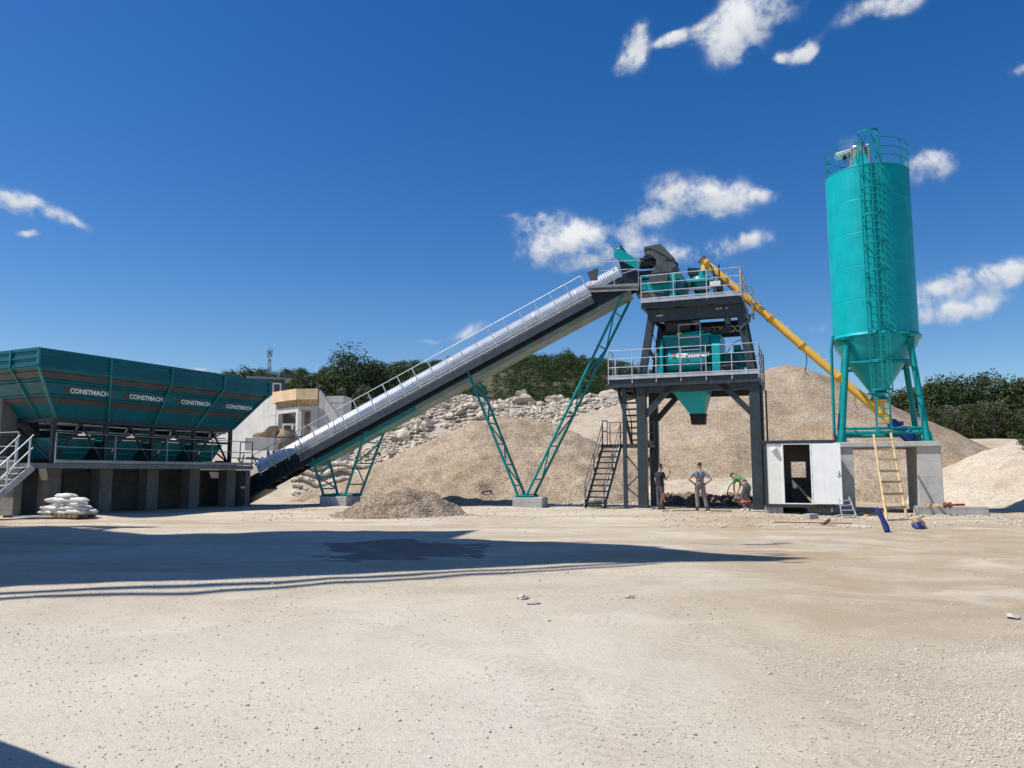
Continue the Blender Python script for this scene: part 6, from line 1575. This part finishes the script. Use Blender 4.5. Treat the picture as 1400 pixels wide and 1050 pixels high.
# worker in navy raising a phone, turned to the right
J = standing(); J.update(ell=(-.22,-.06,1.14), wrl=(-.2,.08,.92), hdl=(-.19,.12,.83), elr=(.23,.10,1.16), wrr=(.18,.30,1.33), hdr=(.15,.36,1.41), thr=(-.6,.2,.5), head1=(0,.05,1.64), head2=(0,.045,1.705), head3=(0,.04,1.76), pelvis=(0,.0,.95), waist=(0,.01,1.1), toel=(-.14,.17,.04), anl=(-.10,.0,.09), anr=(.12,-.06,.09), toer=(.16,.10,.04))
p = at(903, 696, 32.6)
root, P, s = person('person in navy shirt and dark trousers holding up a phone beside the left tower leg', p.x, p.y, R(-62), J, dict(trousers='cl_dkgrey', shirt='cl_navy', shoe='cl_black', tail=1), 1.05)
mb = MB(); c = P['wrr'] + (P['hdr']-P['wrr']).normalized()*.14; mb.box(c + Vector((-.01,.035,.02)), (.075,.014,.15)); mb.build('phone', M['cl_black'], root)
mb = MB(); k = P['hipr'].lerp(P['knr'], .95); mb.hexa([k+Vector((.06,-.07,-.14)), k+Vector((.095,-.07,-.14)), k+Vector((.095,.05,-.14)), k+Vector((.06,.05,-.14))], [k+Vector((.06,-.05,.14)), k+Vector((.10,-.05,.14)), k+Vector((.10,.05,.14)), k+Vector((.06,.05,.14))]); mb.build('orange_patch', M['cl_orange'], root, bevel=.02)
# worker in green bending forward to the left
J = standing(); J.update(pelvis=(0,-.12,.93), waist=(0,.02,1.07), chest=(0,.22,1.22), neckb=(0,.34,1.27), neck=(0,.39,1.285), head0=(0,.43,1.28), head1=(0,.485,1.285), head2=(0,.525,1.315), head3=(0,.555,1.34), face=(0,.52,1.0), hipl=(-.11,-.13,.88), hipr=(.11,-.13,.88), knl=(-.15,.03,.50), knr=(.15,.03,.5), anl=(-.17,-.12,.09), anr=(.17,-.12,.09), toel=(-.21,.05,.04), toer=(.21,.05,.04),
    shl=(-.19,.29,1.20), shr=(.19,.29,1.20), ell=(-.21,.33,.92), elr=(.2,.33,.92), wrl=(-.12,.38,.70), wrr=(.1,.38,.70), hdl=(-.09,.40,.6), hdr=(.07,.4,.6), thl=(1,.2,0), thr=(-1,.2,0))
p = at(1019, 698, 31.2)
root, P, s = person('person in green tee and dark trousers bending forward with white shoes', p.x, p.y, R(38), J, dict(trousers='cl_dkgrey', shirt='cl_green', shoe='cl_white'), 1.06)
mb = MB()
for k in 'lr':
    a, b_ = P['kn'+k], P['an'+k]; q = a.lerp(b_, .30); q2 = a.lerp(b_, .48); mb.tube([q, q2], .096*s, 14, cap=False)
mb.build('orange_leg_bands', M['cl_orange'], root, fix=False)
n = {'a': (P['waist']+Vector((0,-.06,-.04)), (.182*s,.145*s)), 'b': (P['waist'].lerp(P['chest'], .3), (.18*s,.142*s))}; skin_mesh('overall_bib', n, [('a','b')], M['cl_dkgrey'], root, 2, 'a')
# ---------------------------------------------------------------- loading wall of white concrete behind the conveyor
YB = 60.0
c0 = at(406.5, 600, YB)                                         # the corner facing us
FB2 = Frame(c0.x, c0.y, 0, R(-8))                               # x along the right face, left face runs back to the left
bw = thing('loading_wall', 'white concrete crusher loading wall with portal and plywood formwork box on top', 'concrete building', FB2)
px2 = FB2.px
zt = at(406, 555.5, YB).z; zg = 2.2
def lf(u, z): return Vector((-u*.80, u*.60, z))                  # left face: u metres back from the corner
LFW = 3.4
# left face with the wide opening
mb = MB(); n_ = Vector((.6,.8,0))*.4
def lquad(u0, u1, z0, z1, th=.4): 
    a, b_ = lf(u0, 0), lf(u1, 0); o_ = Vector((.6,.8,0))*th
    mb.hexa([a+Vector((0,0,z0)), b_+Vector((0,0,z0)), b_+o_+Vector((0,0,z0)), a+o_+Vector((0,0,z0))], [a+Vector((0,0,z1)), b_+Vector((0,0,z1)), b_+o_+Vector((0,0,z1)), a+o_+Vector((0,0,z1))])
lquad(0, .34, -1, zt); lquad(.341, 3.1, zt-.42, zt-.001); lquad(3.101, LFW, -1, zt-.002)
mb.build('portal_face', M['concrete_w'], bw)
xr = px2(434, 580, 0).x
dxa, dxb = px2(413, 580, 0).x, px2(423.5, 580, 0).x; dzt = px2(418, 562, 0).z
mb = MB(); mb.bx(.01, dxa, 0, .4, -1, zt-.003); mb.bx(dxb, xr, 0, .4, -1, zt-.004); mb.bx(dxa+.001, dxb-.001, 0, .4, dzt, zt-.005); mb.build('side_face', M['concrete_w'], bw)
mb = MB(); mb.bx(dxa-.05, dxa, -.03, .1, zg, dzt+.05); mb.bx(dxb, dxb+.05, -.03, .1, zg, dzt+.05); mb.bx(dxa, dxb, -.03, .1, dzt, dzt+.06); mb.build('door_frame', M['wood_old'], bw)
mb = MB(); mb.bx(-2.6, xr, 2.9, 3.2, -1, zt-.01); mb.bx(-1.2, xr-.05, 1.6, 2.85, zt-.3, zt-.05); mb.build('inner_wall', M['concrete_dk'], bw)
# plywood formwork box and its brackets
zb0, zb1 = px2(406, 546.5, -.3).z, px2(406, 531.5, -.3).z
mb = MB(); o_ = Vector((-.6,-.8,0))*.35; a, b_ = lf(-.25, 0)+o_, lf(LFW+.1, 0)+o_
mb.prism([a+Vector((0,0,zb0)), b_+Vector((0,0,zb0)), b_+Vector((0,0,zb1)), a+Vector((0,0,zb1))], Vector((.6,.8,0))*.05); mb.build('formwork_panel', M['ply'], bw)
mb = MB(); mb.bx(-.02, xr+.12, -.42, -.37, zb0, zb1-.02); mb.build('formwork_panel', M['ply'], bw)
mb = MB()
for k in range(11):
    u = LFW*(k+.3)/11; q = lf(u, 0); mb.prism([q+Vector((0,0,zb0-.5)), q+o_*.95+Vector((0,0,zb0-.02)), q+Vector((0,0,zb0-.02))], Vector((.8,-.6,0))*.09)
for k in range(9):
    x = xr*(k+.4)/9; mb.prism([(x,-.01,zb0-.5),(x,-.36,zb0-.02),(x,-.01,zb0-.02)], (.09,0,0))
mb.build('formwork_brackets', M['wood'], bw)
# wing walls: a sloping one down to the left, a tapering one and a block to the right
wa, wb = lf(LFW+.02, 0), lf(LFW+.02, 0)+Vector((-7.6,4.4,0))
z1 = at(366, 533, 61).z
mb = MB(); mb.prism([wa+Vector((0,0,-1)), wb+Vector((0,0,-1)), wb+Vector((0,0,4.6)), wa+Vector((-.05,0,z1))], (0,.4,0)); mb.build('wing_wall', M['concrete_w'], bw)
A_ = px2(435, 533, .1); B_ = px2(462, 572, .1)
mb = MB(); mb.prism([(xr+.01,.12,-1),(B_.x+.3,.12,-1),(B_.x+.3,.12,B_.z-.3),(A_.x+.1,.12,A_.z),(xr+.01,.12,A_.z)], (0,.4,0)); mb.build('wing_wall', M['concrete_w'], bw)
q0 = px2(446.5, 541.5, .6); q1 = px2(469, 575, .6); mb = MB(); mb.bx(q0.x, q1.x, .6, 2.4, -1, q0.z); mb.build('end_block', M['concrete_w'], bw)
mb = MB()
for k in range(1, 3): z = q0.z - k*.5; mb.bx(q0.x+.01, q1.x-.01, .585, .599, z-.012, z+.012)
for k in range(1, 5): z = z1 - k*.95; mb.bar(wa+Vector((-.05,-.01,z)), wa+Vector((-.05-.75*k,-.01+.45*k,z)), .012, .02)
mb.build('board_joints', M['concrete'], bw)
# things in front of the portal
def place(px, py, Y): p = at(px, py, Y); return Frame(p.x, p.y, p.z, 0)
fr = place(398, 612, 57); cr = thing('crusher_hopper', 'dark dusty crusher drum standing in the opening of the white concrete wall', 'crusher', fr)
mb = MB(); mb.lathe([(0.75,-.9),(.85,-.2),(.8,.4),(.5,.95),(.42,1.05),(0,1.1)], 20, (-.4,0,.3)); mb.build('drum', M['wood_old'], cr, fix=False)
mb = MB(); mb.bx(-.55,.25,-.5,.1,1.62,1.74); mb.bx(-.55,-.45,-.5,-.4,1.3,1.62); mb.bx(.1,.25,-.5,-.4,1.3,1.62); mb.build('housing', M['white_panel'], cr)
mb = MB()
for x in (-1.4,-1.0,1.05): mb.bar((x,-.9,-.9),(x,-.9,.7),.12)
mb.bar((-1.5,-.9,.7),(1.2,-.9,.75),.1); mb.build('stand', M['hood'], cr)
fr = place(357, 606, 54); o = MB().bx(-1.0,1.0,-.4,.4,-.5,.36).build('concrete_slab', M['concrete'], None, bevel=.02); o.location = fr.o; tag(o, 'grey concrete slab lying in front of the white loading wall', 'concrete slab')
fr = place(352, 594, 56); tb = thing('timber_stack', 'loose stack of pale boards before the white loading wall', 'timber stack', fr); rr_ = random.Random(8)
for k in range(7):
    mb = MB(); a = rr_.uniform(-.5,.5); mb.bar((-.45*math.cos(a)+k*.03, -.4*math.sin(a), -.45+k*.08), (.4*math.cos(a)+k*.05, .4*math.sin(a), -.42+k*.09+rr_.uniform(0,.1)), .16, .06); mb.build('board', M['wood'], tb)
fr = place(364, 594, 56.5); o = MB().prism([(-1.0,0,-.6),(.7,0,-.6),(.7,0,.65),(.2,0,.6)], (0,.5,0)).build('shuttering_panel', M['wood_old'], None); o.location = fr.o; tag(o, 'brown slanting shuttering panel beside the crusher drum', 'formwork')
fr = place(340, 632, 50); sp = thing('scrap_frames', 'tangle of grey steel frames standing beyond the end of the bin walkway', 'steel frames', fr)
mb = MB()
for k in range(7): a = rr_.uniform(0,3.1); mb.bar((rr_.uniform(-1,1.5), rr_.uniform(-.4,.4), -.9), (rr_.uniform(-1,1.6), rr_.uniform(-.4,.4), rr_.uniform(-.1,.55)), .07)
mb.bar((-1.2,0,.3),(1.6,0,.1),.07); mb.bar((-1.2,-.2,-.2),(1.7,-.2,-.5),.09); mb.tube([(-.2,.1,.3),(.5,.1,.25),(1.1,.1,-.1),(1.5,.1,-.9)], .06, 8); mb.build('bars', M['hood'], sp)
mb = MB(); mb.bx(-.6,.2,.0,.3,-.5,-.3); mb.lathe([(0,0),(.16,0),(.16,.1),(0,.1)],12,(.9,-.1,-.2),'y'); mb.build('white_parts', M['white_panel'], sp)
# hut above the loading wall
fr = place(367, 531, 72); fr = Frame(fr.o.x, fr.o.y, fr.o.z-1.4, R(24)); hut = thing('control_hut', 'small grey flat roofed hut with white windows above the loading wall', 'hut', fr)
mb = MB(); mb.bx(-1.5,1.5,0,2.2,0,2.25); mb.build('hut_wall', M['hood'], hut)
mb = MB(); mb.bx(-1.9,1.95,-.5,2.6,2.251,2.42); mb.build('roof', M['galv_dull'], hut)
for x0_, x1_ in ((-1.2,-.15),(.35,1.15)):
    mb = MB(); mb.bx(x0_, x1_, -.05, -.002, .75, 1.95); w_ = mb.build('window', M['white_panel'], hut); mb = MB(); mb.bx(x0_+.14, x1_-.14, -.06, -.052, .9, 1.82); mb.build('pane', M['hood'], w_)
mb = MB(); mb.bx(-1.56,-1.502,.4,1.6,.8,1.9); mb.build('window', M['white_panel'], hut)
# radio mast on the hill
q = at(368, 511, 190); fr = Frame(q.x, q.y, q.z-3, .3); mast = thing('radio_mast', 'thin red and white lattice mast rising above the hillside wood', 'mast', fr)
zt_ = at(368, 480, 190).z - q.z + 3; mbr, mbw = MB(), MB(); nseg = 9
for k in range(nseg):
    z0_, z1_ = zt_*k/nseg, zt_*(k+1)/nseg; w0, w1 = .62*(1-k/nseg*.75), .62*(1-(k+1)/nseg*.75); m_ = mbr if k % 2 == 0 else mbw
    for sx, sy in ((-1,-1),(1,-1),(1,1),(-1,1)): m_.bar((sx*w0,sy*w0,z0_),(sx*w1,sy*w1,z1_),.13)
    for sx in (-1, 1): m_.bar((sx*w0,-w0,z0_),(-sx*w1,-w1,z1_),.09); m_.bar((sx*w0,w0,z0_),(-sx*w1,w1,z1_),.09)
mbr.bar((0,0,zt_-.1),(0,0,zt_+1.2),.12); mbr.build('red_sections', M['red'], mast); mbw.build('white_sections', M['white_panel'], mast)
mb = MB()
for z in (zt_*.82, zt_*.93): mb.tube([(-.5,-.4,z),(-.5,-.4,z+.9)], .16, 8); mb.tube([(.45,-.35,z+.2),(.45,-.35,z+1.0)], .14, 8)
mb.build('antennas', M['galv_dull'], mast)
# ---------------------------------------------------------------- made-up casters out of view, shaped to throw the yard shadows
def cast(px, py, z, g=None):
    """point at height z whose shadow falls where the picture shows it on the ground"""
    p = g or ground_at(px, py); k = z / math.tan(SUN_EL)
    return Vector((p.x + SUN_DIR.x*k, p.y + SUN_DIR.y*k, z))
ZK = 19.0
roof = thing('unseen_shadow_caster', 'unseen made-up slabs and strips shaped to throw the long shadow on the yard', 'shadow caster', Frame(0,0,0,0))
def slab(pts, z, th, name, mat):
    P = [cast(a, b_, z) for a, b_ in pts]; mb = MB(); mb.prism(P, (0,0,th)); return mb.build(name, M[mat], roof)
slab([(-260,722),(60,721.5),(180,729),(420,727),(640,726),(600,737),(700,745),(820,752),(940,762),(700,773),(470,785),(250,797),(0,803),(-260,815)], ZK, .5, 'caster_slab', 'hood')
slab([(430,735),(640,737),(760,742),(880,747),(960,756),(1100,762),(960,769),(800,771),(640,774)], ZK-.9, .25, 'caster_end', 'hood')
for off, w in ((4.5, 4.2), (12.5, 4.0)):
    slab([(-260,817+off),(250,798+off*.95),(640,777+off*.6),(900,767+off*.3),(900,767+(off+w)*.3),(640,777+(off+w)*.6),(250,798+(off+w)*.95),(-260,817+off+w)], ZK-.4, .1, 'caster_strip', 'hood')
mb = MB(); r_ = random.Random(2)
for k in range(26):
    q = cast(r_.uniform(640,1090), 0, ZK-.7, ground_at(r_.uniform(690,1090), r_.uniform(741,768))); mb.box(q, (r_.uniform(.3,1.1), r_.uniform(.04,.16), .15), Matrix.Rotation(r_.uniform(-.2,.25), 3, 'Z'))
mb.build('caster_scraps', M['hood'], roof)
mb = MB()
for x, y in ((-27,10.5),(-27,20.5),(-22.5,20.3),(-22.5,11)): mb.bar((x,y,-.2),(x,y,ZK+.02),.5)
for a, b_ in (((-27,10.5),(-27,20.5)),((-22.5,11),(-22.5,20.3)),((-27,10.5),(-22.5,11)),((-27,20.5),(-22.5,20.3))):
    for z in range(0,18,6): mb.bar((*a,z+.3),(*b_,z+5.5),.18); mb.bar((*a,z+5.8),(*b_,z+5.8),.2)
mb.build('caster_legs', M['hood'], roof)
# made-up box on wheels out of view, throws the lower left corner shadow
p1, p2, p3 = ground_at(-40,990), ground_at(-2,1008), ground_at(108,1052)
tk = thing('corner_shadow_caster', 'unseen made-up box on wheels added to throw the lower left corner shadow', 'lorry', Frame(0,0,0,0))
zt2 = 2.6; k = zt2/math.tan(SUN_EL); q2 = Vector((p2.x+SUN_DIR.x*k, p2.y+SUN_DIR.y*k, 0)); q3 = Vector((p3.x+SUN_DIR.x*k, p3.y+SUN_DIR.y*k, 0))
dd = (q3-q2).normalized(); lft = Vector((-abs(dd.y), -abs(dd.x), 0)).normalized(); lft = Vector((dd.y, -dd.x, 0)); lft = -lft if lft.x > 0 else lft
a = q2 - dd*1.2; b_ = q3 + dd*.7
mb = MB(); mb.prism([a+Vector((0,0,.9)), b_+Vector((0,0,.9)), b_+lft*2.4+Vector((0,0,.9)), a+lft*2.4+Vector((0,0,.9))], (0,0,zt2-.9)); mb.build('body', M['white_panel'], tk)
for f in (.2, .8):
    for w_ in (.1, 2.1): c = a.lerp(b_, f)+lft*w_; mb = MB(); mb.tube([c+Vector((0,0,.5)), c+lft*.28+Vector((0,0,.5))], .5, 24); mb.build('unseen_wheel', M['rubber'], tk)
